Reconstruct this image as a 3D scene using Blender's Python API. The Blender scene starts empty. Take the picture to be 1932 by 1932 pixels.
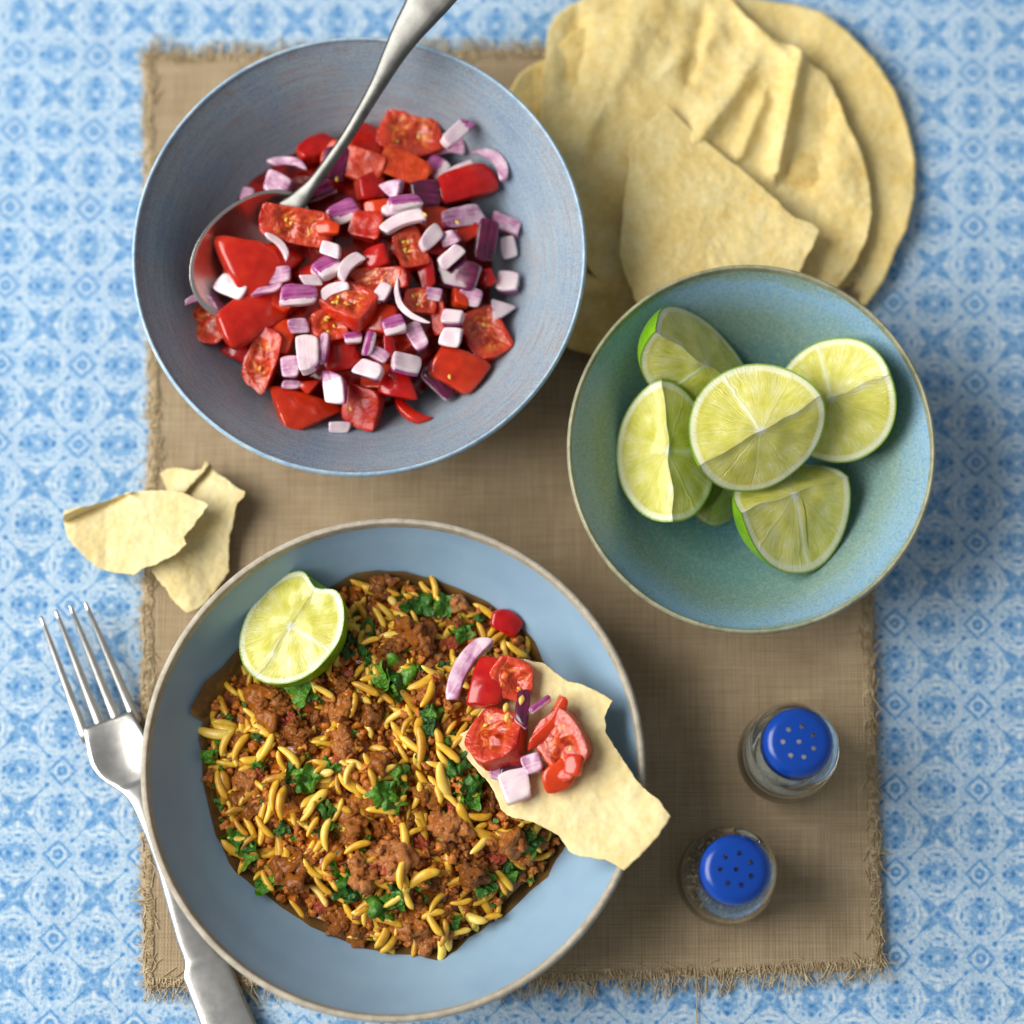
import bpy, math, random
import numpy as np
from mathutils import Vector, Matrix, noise, geometry
rnd = random.Random(7)
sin, cos, pi = math.sin, math.cos, math.pi
R = math.radians
# ------------------------------------------------------------------ camera, light, exposure
sc = bpy.context.scene
D, TILT, FU = 1.222, R(10.5), 1932 * 100 / 36
camd = bpy.data.cameras.new('camera'); cam = bpy.data.objects.new('camera', camd)
sc.collection.objects.link(cam); sc.camera = cam
cam.location = (0, -D * sin(TILT), D * cos(TILT)); cam.rotation_euler = (TILT, 0, 0)
camd.lens = 100; camd.sensor_width = 36; camd.clip_start = .05; camd.clip_end = 50
camd.dof.use_dof = True; camd.dof.focus_distance = 1.165; camd.dof.aperture_fstop = 2.9
w = bpy.data.worlds.new('World'); sc.world = w; w.use_nodes = True
w.node_tree.nodes['Background'].inputs[0].default_value = (.92, .96, 1.0, 1)
w.node_tree.nodes['Background'].inputs[1].default_value = .26
def area(name, loc, target, size, power, col):
    l = bpy.data.lights.new(name, 'AREA'); l.shape = 'RECTANGLE'; l.size, l.size_y = size
    l.energy = power; l.color = col
    o = bpy.data.objects.new(name, l); sc.collection.objects.link(o)
    o.location = loc; o.rotation_euler = (Vector(target) - Vector(loc)).to_track_quat('-Z', 'Y').to_euler()
area('window_light', (-1.90, .12, 1.55), (0, 0, 0), (2.1, 1.9), 114, (1, .97, .925))
sc.view_settings.view_transform = 'Standard'; sc.view_settings.look = 'None'
sc.view_settings.exposure = 0; sc.view_settings.gamma = 1
sc.render.engine = 'CYCLES'
sc.cycles.use_denoising = True
sc.cycles.max_bounces = 8; sc.cycles.transmission_bounces = 8; sc.cycles.transparent_max_bounces = 8
sc.cycles.caustics_reflective = False; sc.cycles.caustics_refractive = True; sc.cycles.blur_glossy = 1.0

def P(u, v, z=0.0):
    tx, ty = (u - 966) / FU, (966 - v) / FU
    d = Vector((tx, cos(TILT) * ty + sin(TILT), sin(TILT) * ty - cos(TILT)))
    c = Vector((0, -D * sin(TILT), D * cos(TILT)))
    return c + d * ((z - c.z) / d.z)
def MPP(v, z=0.0): return (P(967, v, z) - P(966, v, z)).x      # metres per unit of picture width
# ------------------------------------------------------------------ helpers
def C(h):
    c = [int(h[i:i + 2], 16) / 255 for i in (0, 2, 4)]
    return tuple(x / 12.92 if x <= .04045 else ((x + .055) / 1.055) ** 2.4 for x in c) + (1,)
class E:                                                        # arithmetic on shader sockets
    nt = None
    def __init__(s, x): s.s = x
    @staticmethod
    def op(o, *a, clamp=False):
        n = E.nt.nodes.new('ShaderNodeMath'); n.operation = o; n.use_clamp = clamp
        for i, x in enumerate(a):
            if isinstance(x, E): E.nt.links.new(x.s, n.inputs[i])
            else: n.inputs[i].default_value = x
        return E(n.outputs[0])
    def __add__(a, b): return E.op('ADD', a, b)
    def __radd__(a, b): return E.op('ADD', b, a)
    def __sub__(a, b): return E.op('SUBTRACT', a, b)
    def __rsub__(a, b): return E.op('SUBTRACT', b, a)
    def __mul__(a, b): return E.op('MULTIPLY', a, b)
    def __rmul__(a, b): return E.op('MULTIPLY', b, a)
    def __truediv__(a, b): return E.op('DIVIDE', a, b)
def ab(x): return E.op('ABSOLUTE', x)
def mx(a, b): return E.op('MAXIMUM', a, b)
def mn(a, b): return E.op('MINIMUM', a, b)
def ln(a, b): return E.op('SQRT', a * a + b * b)
def below(x, t, soft):                                          # 1 where x < t
    return E.op('MULTIPLY', (t + soft) - x, 1 / (2 * soft), clamp=True)
def sat(x): return E.op('ADD', x, 0.0, clamp=True)
class Mat:
    def __init__(s, name, rough=.5, **kw):
        s.m = bpy.data.materials.new(name); s.m.use_nodes = True; s.nt = s.m.node_tree; E.nt = s.nt
        s.b = s.nt.nodes['Principled BSDF']; s.b.inputs['Roughness'].default_value = rough
        for k, v in kw.items(): s.b.inputs[k.replace('_', ' ')].default_value = v
    def n(s, t, **kw):
        n = s.nt.nodes.new(t)
        for k, v in kw.items(): setattr(n, k, v)
        return n
    def link(s, a, b): s.nt.links.new(a.s if isinstance(a, E) else a, b)
    def coord(s, which='Object', scale=None, loc=None):
        t = s.n('ShaderNodeTexCoord').outputs[which]
        if scale is None: return t
        m = s.n('ShaderNodeMapping'); m.inputs['Scale'].default_value = scale
        if loc: m.inputs['Location'].default_value = loc
        s.link(t, m.inputs[0]); return m.outputs[0]
    def xyz(s, vec):
        n = s.n('ShaderNodeSeparateXYZ'); s.link(vec, n.inputs[0]); return [E(n.outputs[i]) for i in range(3)]
    def vec(s, a, b, c=0.0):
        n = s.n('ShaderNodeCombineXYZ')
        for i, x in enumerate((a, b, c)):
            if isinstance(x, E): s.link(x, n.inputs[i])
            else: n.inputs[i].default_value = x
        return n.outputs[0]
    def noise(s, vec, scale, detail=3, rough=.55, out=0, dist=0):
        n = s.n('ShaderNodeTexNoise'); s.link(vec, n.inputs['Vector'])
        n.inputs['Scale'].default_value = scale; n.inputs['Detail'].default_value = detail
        n.inputs['Roughness'].default_value = rough; n.inputs['Distortion'].default_value = dist
        return E(n.outputs[out])
    def voro(s, vec, scale, feature='F1'):
        n = s.n('ShaderNodeTexVoronoi'); n.feature = feature; s.link(vec, n.inputs['Vector'])
        n.inputs['Scale'].default_value = scale; return E(n.outputs[0])
    def ramp(s, fac, stops):
        n = s.n('ShaderNodeValToRGB'); s.link(fac, n.inputs[0]); e = n.color_ramp.elements
        while len(e) < len(stops): e.new(.5)
        for i, (p, c) in enumerate(stops): e[i].position = p; e[i].color = C(c) if isinstance(c, str) else c
        return n.outputs[0]
    def mix(s, fac, a, b):
        n = s.n('ShaderNodeMix', data_type='RGBA')
        for sock, x in ((n.inputs[0], fac), (n.inputs[6], a), (n.inputs[7], b)):
            if isinstance(x, str): sock.default_value = C(x)
            elif isinstance(x, (float, int)): sock.default_value = x
            else: s.link(x, sock)
        return n.outputs[2]
    def hsv(s, col, h=.5, sa=1.0, v=1.0):
        n = s.n('ShaderNodeHueSaturation'); s.link(col, n.inputs['Color'])
        for k, x in (('Hue', h), ('Saturation', sa), ('Value', v)):
            if isinstance(x, E): s.link(x, n.inputs[k])
            else: n.inputs[k].default_value = x
        return n.outputs[0]
    def rand(s): return E(s.n('ShaderNodeObjectInfo').outputs['Random'])
    def col(s, c):
        if isinstance(c, str): s.b.inputs['Base Color'].default_value = C(c)
        else: s.link(c, s.b.inputs['Base Color'])
        return s
    def rough(s, r): s.link(r, s.b.inputs['Roughness']); return s
    def bump(s, h, dist=.001, strength=1.0):
        n = s.n('ShaderNodeBump'); n.inputs['Distance'].default_value = dist; n.inputs['Strength'].default_value = strength
        s.link(h, n.inputs['Height']); s.link(n.outputs[0], s.b.inputs['Normal']); return s
    def sss(s, w_, rad, scale=.003):
        s.b.inputs['Subsurface Weight'].default_value = w_
        s.b.inputs['Subsurface Radius'].default_value = rad; s.b.inputs['Subsurface Scale'].default_value = scale
        return s
def tag(o, label=None, cat=None, group=None, kind=None):
    for k, v in (('label', label), ('category', cat), ('group', group), ('kind', kind)):
        if v: o[k] = v
    return o
def mesh(name, verts, faces, mats, midx=None, smooth=True, uv=None):
    me = bpy.data.meshes.new(name); me.from_pydata([tuple(v) for v in verts], [], faces)
    for m in (mats if isinstance(mats, (list, tuple)) else [mats]): me.materials.append(m)
    if midx is not None: me.polygons.foreach_set('material_index', midx)
    if smooth: me.polygons.foreach_set('use_smooth', [True] * len(faces))
    if uv is not None:
        l = me.uv_layers.new(name='UVMap')
        for lp in me.loops: l.data[lp.index].uv = uv[lp.vertex_index]
    me.update(); return me
def obj(name, me, parent=None, loc=None, rot=None):
    o = bpy.data.objects.new(name, me); sc.collection.objects.link(o)
    if parent: o.parent = parent
    if loc is not None: o.location = loc
    if rot is not None: o.rotation_euler = rot
    return o
def empty(name, loc, rz=0): return obj(name, None, None, loc, (0, 0, rz))
def interp(pts, r):
    for (a, za), (b, zb) in zip(pts, pts[1:]):
        if r <= b:
            t = (r - a) / (b - a); return za + (zb - za) * t
    return pts[-1][1]
def smooth_profile(pts, n=8):                                    # Catmull-Rom
    out = []; q = [pts[0]] + list(pts) + [pts[-1]]
    for i in range(1, len(q) - 2):
        p0, p1, p2, p3 = q[i - 1:i + 3]
        for k in range(n):
            t = k / n
            out.append(tuple(.5 * (2 * b + (c - a) * t + (2 * a - 5 * b + 4 * c - d) * t * t + (3 * b - a - 3 * c + d) * t ** 3) for a, b, c, d in zip(p0, p1, p2, p3)))
    out.append(tuple(pts[-1])); return out
def lathe(name, prof, mat, parent=None, seg=128, wob=0.0):
    vs, fs = [], []
    for (r, z) in prof:
        for k in range(seg):
            a = 2 * pi * k / seg
            rr = r * (1 + wob * (sin(2 * a + 1) + .5 * sin(3 * a + 2.2)))
            vs.append((rr * cos(a), rr * sin(a), z + wob * .1 * r * sin(2 * a)))
    for i in range(len(prof) - 1):
        for k in range(seg):
            k2 = (k + 1) % seg
            fs.append((i * seg + k, i * seg + k2, (i + 1) * seg + k2, (i + 1) * seg + k))
    return obj(name, mesh(name, vs, fs, mat), parent)
# ------------------------------------------------------------------ materials
def m_tablecloth():
    m = Mat('printed_cotton', .8, Specular_IOR_Level=.2)
    v = m.coord('Object'); x, y, _ = m.xyz(v)
    L = .0352
    def off(sc_, loc, amp, det=2): return (m.noise(m.coord('Object', (1, 1, 1), loc), sc_, det) - .5) * amp
    X = (x + off(14, (0, 0, 0), .0012) + off(420, (5, 0, 0), .0013)) / L; Y = (y + off(12, (3, 1, 0), .0012) + off(420, (0, 7, 0), .0013)) / L
    a = E.op('PINGPONG', X + 100.0, .5); b = E.op('PINGPONG', Y + 100.0, .5)
    hi, lo = mx(a, b), mn(a, b)
    U, W = .5 - hi, .5 - lo; V = lo; s = .017
    r0 = ln(a, b); rm = ln(U, V); am = E.op('ARCTAN2', V, U); rs = ln(U, W)
    d = .20 + below(ab(a + b - .165), .018, s) * .30 + below(ab(r0 - .04), .018, s) * .32 + below(r0, .18, .05) * .10 - below(ab(r0 - .085), .012, s) * .16
    d = d + below(ln(hi - .17, lo - .17), .026, s) * .42 + below(ab(hi - lo), .008, s) * below(ab(lo - .28), .11, s) * .34
    star = below(W - U * .80, .10, .03) * below(W, .19, .03)
    d = d + star * (.29 - below(ab(rs - .062), .010, s) * .20 + below(rs, .022, s) * .12)
    d = d + below(ab(W - U * .25 - .20), .012, s) * below(U, .12, s) * .16 - below(U, .014, s) * below(ab(W - .15), .04, s) * .2
    d = d - below(ab(W - .235), .02, s) * below(U, .16, .03) * .12
    pet = E.op('COSINE', am * 8.0)
    el = ln(U * .62, V)
    d = d + below(el, .115, .03) * .24 + below(ab(el - .118 - pet * .012), .012, s) * .16
    d = d + below(ln(U - .20, V), .024, s) * .38 + below(ln(U - .10, V * .8), .024, s) * .32 - below(rm, .032, s) * .30 - below(ab(rm - .06), .008, s) * .08
    d = d + below(ln(U - .095, V - .155), .018, s) * .32 + below(ln(U - .2, V - .10), .018, s) * .30 + below(ln(U - .16, V - .19), .012, s) * .2
    d = d + below(ab(V - .215), .012, s) * below(U, .045, s) * .40 + below(ab(V - .275), .009, s) * below(ab(U - .09), .04, s) * .22
    d = d + below(E.op('SINE', am * 24.0), -.3, .4) * below(ab(rm - .215), .014, s) * .12
    d = d + (m.noise(v, 520, 3) - .5) * .72 + (m.noise(v, 1700, 1) - .5) * .3
    c = m.ramp(sat(d), [(0, 'cfdae1'), (.22, 'a8c3da'), (.44, '76a3cd'), (.70, '4a82ba'), (1, '286096')])
    m.col(c); m.bump(m.noise(v, 900, 2) * .3 + m.noise(v, 9, 3) * 9.0, .0010, .5); return m.m
def m_hessian():
    m = Mat('hessian', .95, Specular_IOR_Level=.1)
    v = m.coord('Object'); x, y, _ = m.xyz(v)
    jx = (m.noise(m.coord('Object', (60, 900, 1)), 1, 2) - .5) * .0010
    jy = (m.noise(m.coord('Object', (900, 60, 1)), 1, 2) - .5) * .0010
    f = 2 * pi / .0014
    wx = E.op('SINE', (x + jx) * f); wy = E.op('SINE', (y + jy) * f)
    wv = mx(wx, wy) * .5 + .5
    thr = m.noise(m.coord('Object', (30, 1100, 1)), 1, 3) * .5 + m.noise(m.coord('Object', (1100, 30, 1)), 1, 3) * .5
    d = thr * 1.0 + (wv - .5) * .09 + (m.noise(v, 60, 3) - .5) * .35
    m.col(m.ramp(sat(d), [(.15, '7e6c52'), (.45, 'a18d70'), (.7, 'b6a385'), (1, 'd2c2a2')]))
    m.bump(wv * .35 + thr, .0007, .7); return m.m
def m_thread():
    m = Mat('hessian_thread', .95, Specular_IOR_Level=.1)
    m.col(m.ramp(m.noise(m.coord(), 260, 2), [(.3, 'a08a68'), (.7, 'd2c09c')])); return m.m
def m_papad(name='poppadom_crisp', gold=0.0, pale=False):
    m = Mat(name, .7, Specular_IOR_Level=.2)
    v = m.coord()
    n1 = m.noise(v, 70, 4, .6); n2 = m.noise(v, 420, 3, .6); vo = m.voro(v, 330)
    d = n1 * .7 + n2 * .5 - .12 - gold
    m.col(m.ramp(sat(d), [(.12, 'ccae66'), (.38, 'dcc88e'), (.6, 'e2d4a4'), (.85, 'e8deba')] if pale else [(.12, 'd2a850'), (.38, 'e4c980'), (.6, 'eddb9e'), (.85, 'f3e7be')]))
    bl = below(m.voro(v, 60), .16, .05)
    m.bump(n2 * .6 + (1.0 - vo) * .5 + n1 + bl * .7, .0008, .4)
    return m.m
def m_glaze_blue():      # curry bowl
    m = Mat('matt_blue_glaze', .38, Specular_IOR_Level=.45)
    v = m.coord(); n = m.noise(v, 30, 4)
    m.col(m.ramp(n, [(.3, '83a0b8'), (.7, '8facc2')])); m.bump(m.noise(v, 260, 3), .0002, .3)
    m.rough(m.noise(v, 25, 3) * .15 + .34); return m.m
def ringvec(m, kr, ka):
    x, y, z = m.xyz(m.coord()); r = ln(x, y); 
    return m.vec(r * kr, x * ka, y * ka), r, z
def m_glaze_grey():      # salsa bowl
    m = Mat('brushed_grey_blue_glaze', .42, Specular_IOR_Level=.4)
    rv, r, z = ringvec(m, 1100, 26)
    ring = m.noise(rv, 1, 4, .7); v = m.coord(); sp = m.noise(v, 1300, 2, .7); big = m.noise(v, 22, 3)
    d = ring * .45 + big * .5 + (sp - .5) * .7 + .02
    c = m.ramp(sat(d), [(.2, '667c96'), (.4, '7a90a6'), (.55, '8e9fac'), (.8, 'a2acb0')])
    c = m.mix(sat((m.noise(rv, 1.7, 5, .8) - .48) * 6.0) * sat((big - .42) * 6.0) * .8, c, '8c7874')
    c = m.mix(sat((z - .050) * 160.0) * sat((m.noise(v, 260, 4, .7) - .52) * 9) * .6, c, '8f6f55')
    c = m.mix(sat((sp - .56) * 9) * .55, c, 'ab9c8c')
    c = m.mix(sat((.42 - sp) * 9) * .4, c, '5a6c84')
    m.col(c); m.bump(ring * .6 + sp * .6, .0005, .6); return m.m
def m_glaze_teal():      # lime bowl
    m = Mat('speckled_teal_glaze', .30, Specular_IOR_Level=.5)
    rv, r, z = ringvec(m, 160, 14); v = m.coord()
    n = m.noise(rv, 1, 3); big = m.noise(v, 16, 3, .6)
    t = z / .052 + (n - .5) * .22 + (big - .5) * .35
    c = m.ramp(sat(t), [(.14, '4f87a2'), (.30, '6590'+'92'), (.62, '7a9790'), (.76, '7ca0b0'), (.88, '7ea6c6'), (.97, '7c968e')])
    sp = m.noise(v, 900, 3, .7)
    c = m.mix(sat((sp - .5) * 7) * .5, c, 'a8b4a0'); c = m.mix(sat((.46 - sp) * 7) * .5, c, '3f6f84')
    m.col(c); m.bump(sp, .0002, .4); return m.m
def m_clay(name, a, b, rough=.75):
    m = Mat(name, rough); v = m.coord()
    n = m.noise(v, 160, 4, .7)
    m.col(m.ramp(n, [(.35, a), (.65, b)])); m.bump(m.noise(v, 900, 2), .0002, .5); return m.m
def m_steel(name='brushed_steel', rough=.28, dark=False):
    m = Mat(name, rough, Metallic=1.0)
    v = m.coord('Object', (60, 60, 60)); n = m.noise(v, 3, 3, .6)
    m.col(m.ramp(n, [(.3, '62625f' if dark else 'd2cfc9'), (.7, '777672' if dark else 'dedbd5')]))
    m.rough(n * .10 + (rough - .04)); m.bump(m.noise(m.coord(), 1500, 2), .00004, .3); return m.m
def m_tomato_skin():
    m = Mat('tomato_skin', .18, Specular_IOR_Level=.5, Coat_Weight=.1)
    v = m.coord(); n = m.noise(v, 110, 3)
    c = m.ramp(n, [(.25, 'b01808'), (.5, 'cc2a12'), (.8, 'da421e')])
    m.col(m.hsv(c, .5 + (m.rand() - .5) * .015, 1.0, .68 + m.rand() * .4)); m.bump(n, .0004, .4)
    m.sss(.35, (1, .25, .1), .003); return m.m
def m_tomato_flesh():
    m = Mat('tomato_flesh', .36, Specular_IOR_Level=.4, Coat_Weight=.2, Coat_Roughness=.08)
    v = m.coord(); n = m.noise(v, 180, 4, .65); k = m.noise(v, 90, 3, .5, dist=1.5)
    c = m.ramp(n, [(.25, 'a01808'), (.45, 'c22a10'), (.62, 'd2401e'), (.8, 'dc6234')])
    c = m.mix(sat((k - .54) * 8) * .5, c, 'dd6a34')
    m.col(m.hsv(c, .5 + (m.rand() - .5) * .015, 1.0, .72 + m.rand() * .4)); m.bump(n + k, .0012, .6)
    m.sss(.4, (1, .25, .1), .003); return m.m
def m_tomato_cut():
    m = Mat('tomato_cut_face', .24, Specular_IOR_Level=.5, Coat_Weight=.3, Coat_Roughness=.12)
    u, v_, _ = m.xyz(m.coord('UV')); v = m.coord(); r = mx(ab(u), ab(v_)) + (m.noise(v, 150, 2) - .5) * .5
    n = m.noise(v, 260, 4, .65); k = m.noise(v, 150, 2, .5, dist=2.0)
    gel = m.ramp(sat(k * 1.3 - .15), [(.2, '8c1806'), (.45, 'b8340c'), (.62, 'd9702a'), (.85, 'e6a050')])
    wall = m.ramp(n, [(.3, 'bc2c16'), (.6, 'd24a2c'), (.8, 'de6c48')])
    sep = below(ab(u + (m.noise(v, 90, 1) - .5) * .8), .10, .06)
    c = m.mix(sat(below(r, .60, .10) - sep * .8), wall, gel); c = m.mix(1.0 - below(r, 1.0, .05), c, 'b01c0c')
    m.col(m.hsv(c, .5, 1.0, .8 + m.rand() * .3)); m.bump(n * .5 + k - below(r, .6, .15) * .8, .0014, .7)
    m.sss(.4, (1, .3, .12), .004); return m.m
def m_seed():
    m = Mat('tomato_seed_coat', .25); m.col('e2b84e'); m.sss(.3, (1, .6, .2), .001); return m.m
def m_onion_white(name='onion_cut_side', lil=0.0):
    m = Mat(name, .22, Specular_IOR_Level=.5, Coat_Weight=.3)
    v = m.coord(); x, y, z = m.xyz(v)
    n = m.noise(v, 140, 3); st = m.noise(m.coord('Object', (80, 900, 80)), 1, 3)
    d = n * .75 + st * .35 - .05 - lil
    m.col(m.ramp(sat(d), [(.12, '96477c'), (.29, 'cda3bb'), (.43, 'e2ccd4'), (.74, 'ece0dc')]))
    m.bump(st, .0003, .4); m.sss(.4, (.9, .6, .7), .003); return m.m
def m_onion_purple(name='onion_outer_skin', deep=0.0):
    m = Mat(name, .2, Specular_IOR_Level=.55, Coat_Weight=.4)
    st = m.noise(m.coord('Object', (60, 500, 60)), 1, 3); n = m.noise(m.coord(), 120, 2)
    m.col(m.ramp(sat(st * .7 + n * .4 - .05 - deep), [(.15, '380821'), (.38, '66123f'), (.55, '9c3c80'), (.75, 'bd78a6')]))
    m.bump(st, .0004, .4); m.sss(.2, (.8, .2, .5), .002); return m.m
def m_lime_rind():
    m = Mat('lime_rind', .32, Specular_IOR_Level=.5)
    v = m.coord(); n = m.noise(v, 60, 3); vo = m.voro(v, 700)
    m.col(m.ramp(n, [(.3, '5a8c0c'), (.55, '7aac18'), (.75, 'a0c62c')])); m.bump(vo, .0003, .6)
    m.sss(.1, (.5, 1, .2), .001); return m.m
def m_lime_flesh(name, nseg, off, core=False, slits=False):
    m = Mat(name, .24, Specular_IOR_Level=.5, Coat_Weight=.5, Coat_Roughness=.12)
    uvw = m.coord('UV'); x, y, _ = m.xyz(uvw)
    r = ln(x, y); ang = E.op('ARCTAN2', y, x) + (m.noise(uvw, 3, 2) - .5) * .25
    a = E.op('FRACT', ang * (nseg / (2 * pi)) + off); e = ab(a - .5)      # .5 at segment walls
    sid = E.op('FRACT', E.op('SINE', E.op('FLOOR', ang * (nseg / (2 * pi)) + off) * 12.9898 + 1.7) * 43.758)
    wall = below((.5 - e) * r, .012, .014) * below(r, .93, .03)
    v = m.coord('UV')
    fib = m.noise(m.vec(r * 3.5, a * 26.0, 0.0), 1.0, 3, .6)
    fl = m.ramp(sat(fib * .9 + (m.noise(uvw, 4.5, 3) - .5) * .9 + (sid - .5) * .42 + .10), [(.12, 'c0bc40'), (.38, 'd4d05c'), (.6, 'e0dc80'), (.88, 'ecead0')])
    pith = 'eff0c0'
    c = m.mix(wall * .55, fl, 'e0e2a0')
    c = m.mix(below(r, .07, .04), c, 'f4f4dc')
    if core: c = m.mix(below(ab(x + (m.noise(uvw, 5, 1) - .5) * .1), .030, .03) * below(r, .92, .03) * .85, c, 'f0f1cc')
    if slits: c = m.mix(below(ab(x - .12 + y * .06), .012, .01) * below(ab(y - .4), .3, .05), c, '7c7c20')
    c = m.mix(1.0 - below(r, .895 , .02), c, pith)
    c = m.mix(1.0 - below(r, .975, .012), c, '8fb82a')
    m.col(c); m.bump(fib * .8 - wall * .6 - (1.0 - below(r, .89, .03)) * .3, .0012, .6)
    m.sss(.8, (1, .95, .35), .012); return m.m
def m_rice(st=False):
    m = Mat('saffron_rice_heap' if st else 'saffron_rice', .3, Specular_IOR_Level=.5)
    n = m.noise(m.coord(), 600 if st else 2.5, 3); rr = m.noise(m.coord(), 120, 2) if st else m.rand()
    c = m.ramp(sat(rr * .7 + n * .7 - .22), [(0, '9c6a16'), (.3, 'cc9a28'), (.6, 'e4b83a'), (.85, 'eacb62'), (1, 'eedaa0')])
    m.col(c); m.sss(.5, (1, .7, .2), .002); return m.m
def m_mince(st=False):
    m = Mat('fried_mince_crumbs' if st else 'fried_mince', .30, Specular_IOR_Level=.6, Coat_Weight=.35, Coat_Roughness=.2)
    v = m.coord(); n = m.noise(v, 500 if st else 3.2, 5, .7); rr = m.noise(v, 110, 3) if st else m.rand()
    c = m.ramp(sat(n * .7 + rr * .35 - .05), [(.15, '8e4a18'), (.4, 'c97c36'), (.6, 'e09f58'), (.85, 'f0c48c')])
    m.col(m.hsv(c, .5 - rr * .018, 1.10, .74 + rr * .38)); m.bump(m.noise(v, 1200 if st else 7, 5, .8), .0008 if st else .0030, 1.0); return m.m
def m_sauce():
    m = Mat('oily_sauce', .12, Specular_IOR_Level=.6)
    v = m.coord(); n = m.noise(v, 160, 4, .6)
    m.col(m.ramp(n, [(.3, '6a3008'), (.5, '9c5414'), (.7, 'c07c28')])); m.bump(n, .0012, .5); return m.m
def m_stew():
    m = Mat('stewed_tomato', .22, Specular_IOR_Level=.6, Coat_Weight=.3)
    v = m.coord(); n = m.noise(v, 2.2, 5, .7)
    m.col(m.ramp(n, [(.3, '8a2a0e'), (.5, 'b4421c'), (.7, 'ce6a34')])); m.bump(m.noise(v, 6, 4, .7), .002, .8); m.sss(.3, (1, .3, .12), .002); return m.m
def m_oil():
    m = Mat('thin_oily_juice', .08, Specular_IOR_Level=.6, Alpha=.8)
    n = m.noise(m.coord(), 90, 3); m.col(m.ramp(n, [(.3, '5a3c0c'), (.7, '84601c')])); return m.m
def m_herb(st=False):
    m = Mat('chopped_coriander' if st else 'coriander_leaf', .3, Specular_IOR_Level=.5)
    n = m.noise(m.coord(), 500 if st else 3, 4); rr = m.noise(m.coord(), 150, 3) if st else m.rand()
    m.col(m.ramp(sat(n * .5 + rr * .6 - .1), [(.1, '15400a'), (.45, '2f6610'), (.75, '558a1c'), (1, '8cae40')]))
    m.bump(n, .002, .8); m.sss(.1, (.3, 1, .1), .001); return m.m
def m_pulp():
    m = Mat('tomato_juice_pulp', .12, Specular_IOR_Level=.6)
    n = m.noise(m.coord(), 180, 4)
    m.col(m.ramp(n, [(.3, '4a0805'), (.55, '820f08'), (.75, 'a8200f')])); m.bump(n, .001, .5)
    m.sss(.2, (1, .2, .1), .002); return m.m
def m_blue_plastic():
    m = Mat('blue_plastic', .22, Specular_IOR_Level=.5)
    m.col('053c98'); m.bump(m.noise(m.coord(), 300, 2), .0001, .3); return m.m
def m_glass():
    m = Mat('clear_glass', .02, Transmission_Weight=1.0, IOR=1.47); m.col('f4f8f6'); return m.m
def m_simple(name, a, b, scale, rough):
    m = Mat(name, rough); n = m.noise(m.coord(), scale, 3, .7); m.col(m.ramp(n, [(.35, a), (.65, b)]))
    m.bump(n, .0005, .6); return m.m
M = dict(cloth=m_tablecloth(), hess=m_hessian(), thread=m_thread(), papad=m_papad(), papadp=m_papad('poppadom_pale', 0.0, True), papad2=m_papad('poppadom_golden', .10),
         blue=m_glaze_blue(), grey=m_glaze_grey(), teal=m_glaze_teal(),
         clay=m_clay('unglazed_clay', 'a09684', 'bcb3a2'), rimgrey=m_clay('worn_blue_rim', '86a6c0', 'b4c8d4', .4),
         rimolive=m_clay('olive_rim', '7f8064', 'a5a388', .4), outgrey=m_clay('grey_glaze_outside', '5e7288', '7489a0', .5),
         steel=m_steel(), steel2=m_steel('worn_dull_steel', .36, True), skin=m_tomato_skin(), flesh=m_tomato_flesh(), seed=m_seed(), cutt=m_tomato_cut(),
         ow=m_onion_white(), ol=m_onion_white('onion_lilac_side', .22), op=m_onion_purple('onion_outer_skin', -.12), od=m_onion_purple('onion_dark_skin', .22),
         rind=m_lime_rind(), rice=m_rice(), mince=m_mince(), ricest=m_rice(True), mincest=m_mince(True), herbst=m_herb(True), sauce=m_sauce(), herb=m_herb(), oil=m_oil(), stew=m_stew(), pulp=m_pulp(),
         plastic=m_blue_plastic(), glass=m_glass(), salt=m_simple('salt', 'b8b2a6', 'e0dcd2', 900, .5),
         pepperg=m_simple('pepper_flakes', '0c0907', 'a08c6c', 600, .5), pepper=m_simple('cracked_pepper', '0b0806', '463a2c', 800, .5),
         lf=[m_lime_flesh('lime_round_cut', 10, .25), m_lime_flesh('lime_long_cut', 6, .5, True), m_lime_flesh('lime_slit_cut', 7, .1, True, True)])
# ------------------------------------------------------------------ tablecloth
o = obj('tablecloth', mesh('tablecloth', [(-1.6, -1.6, 0), (1.6, -1.6, 0), (1.6, 1.6, 0), (-1.6, 1.6, 0)], [(0, 1, 2, 3)], M['cloth'], smooth=False), None, (.0176 * 0 + P(1689, 1330).x, P(1689, 1330).y, 0), (0, 0, R(-1.2)))
tag(o, kind='structure')
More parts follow.
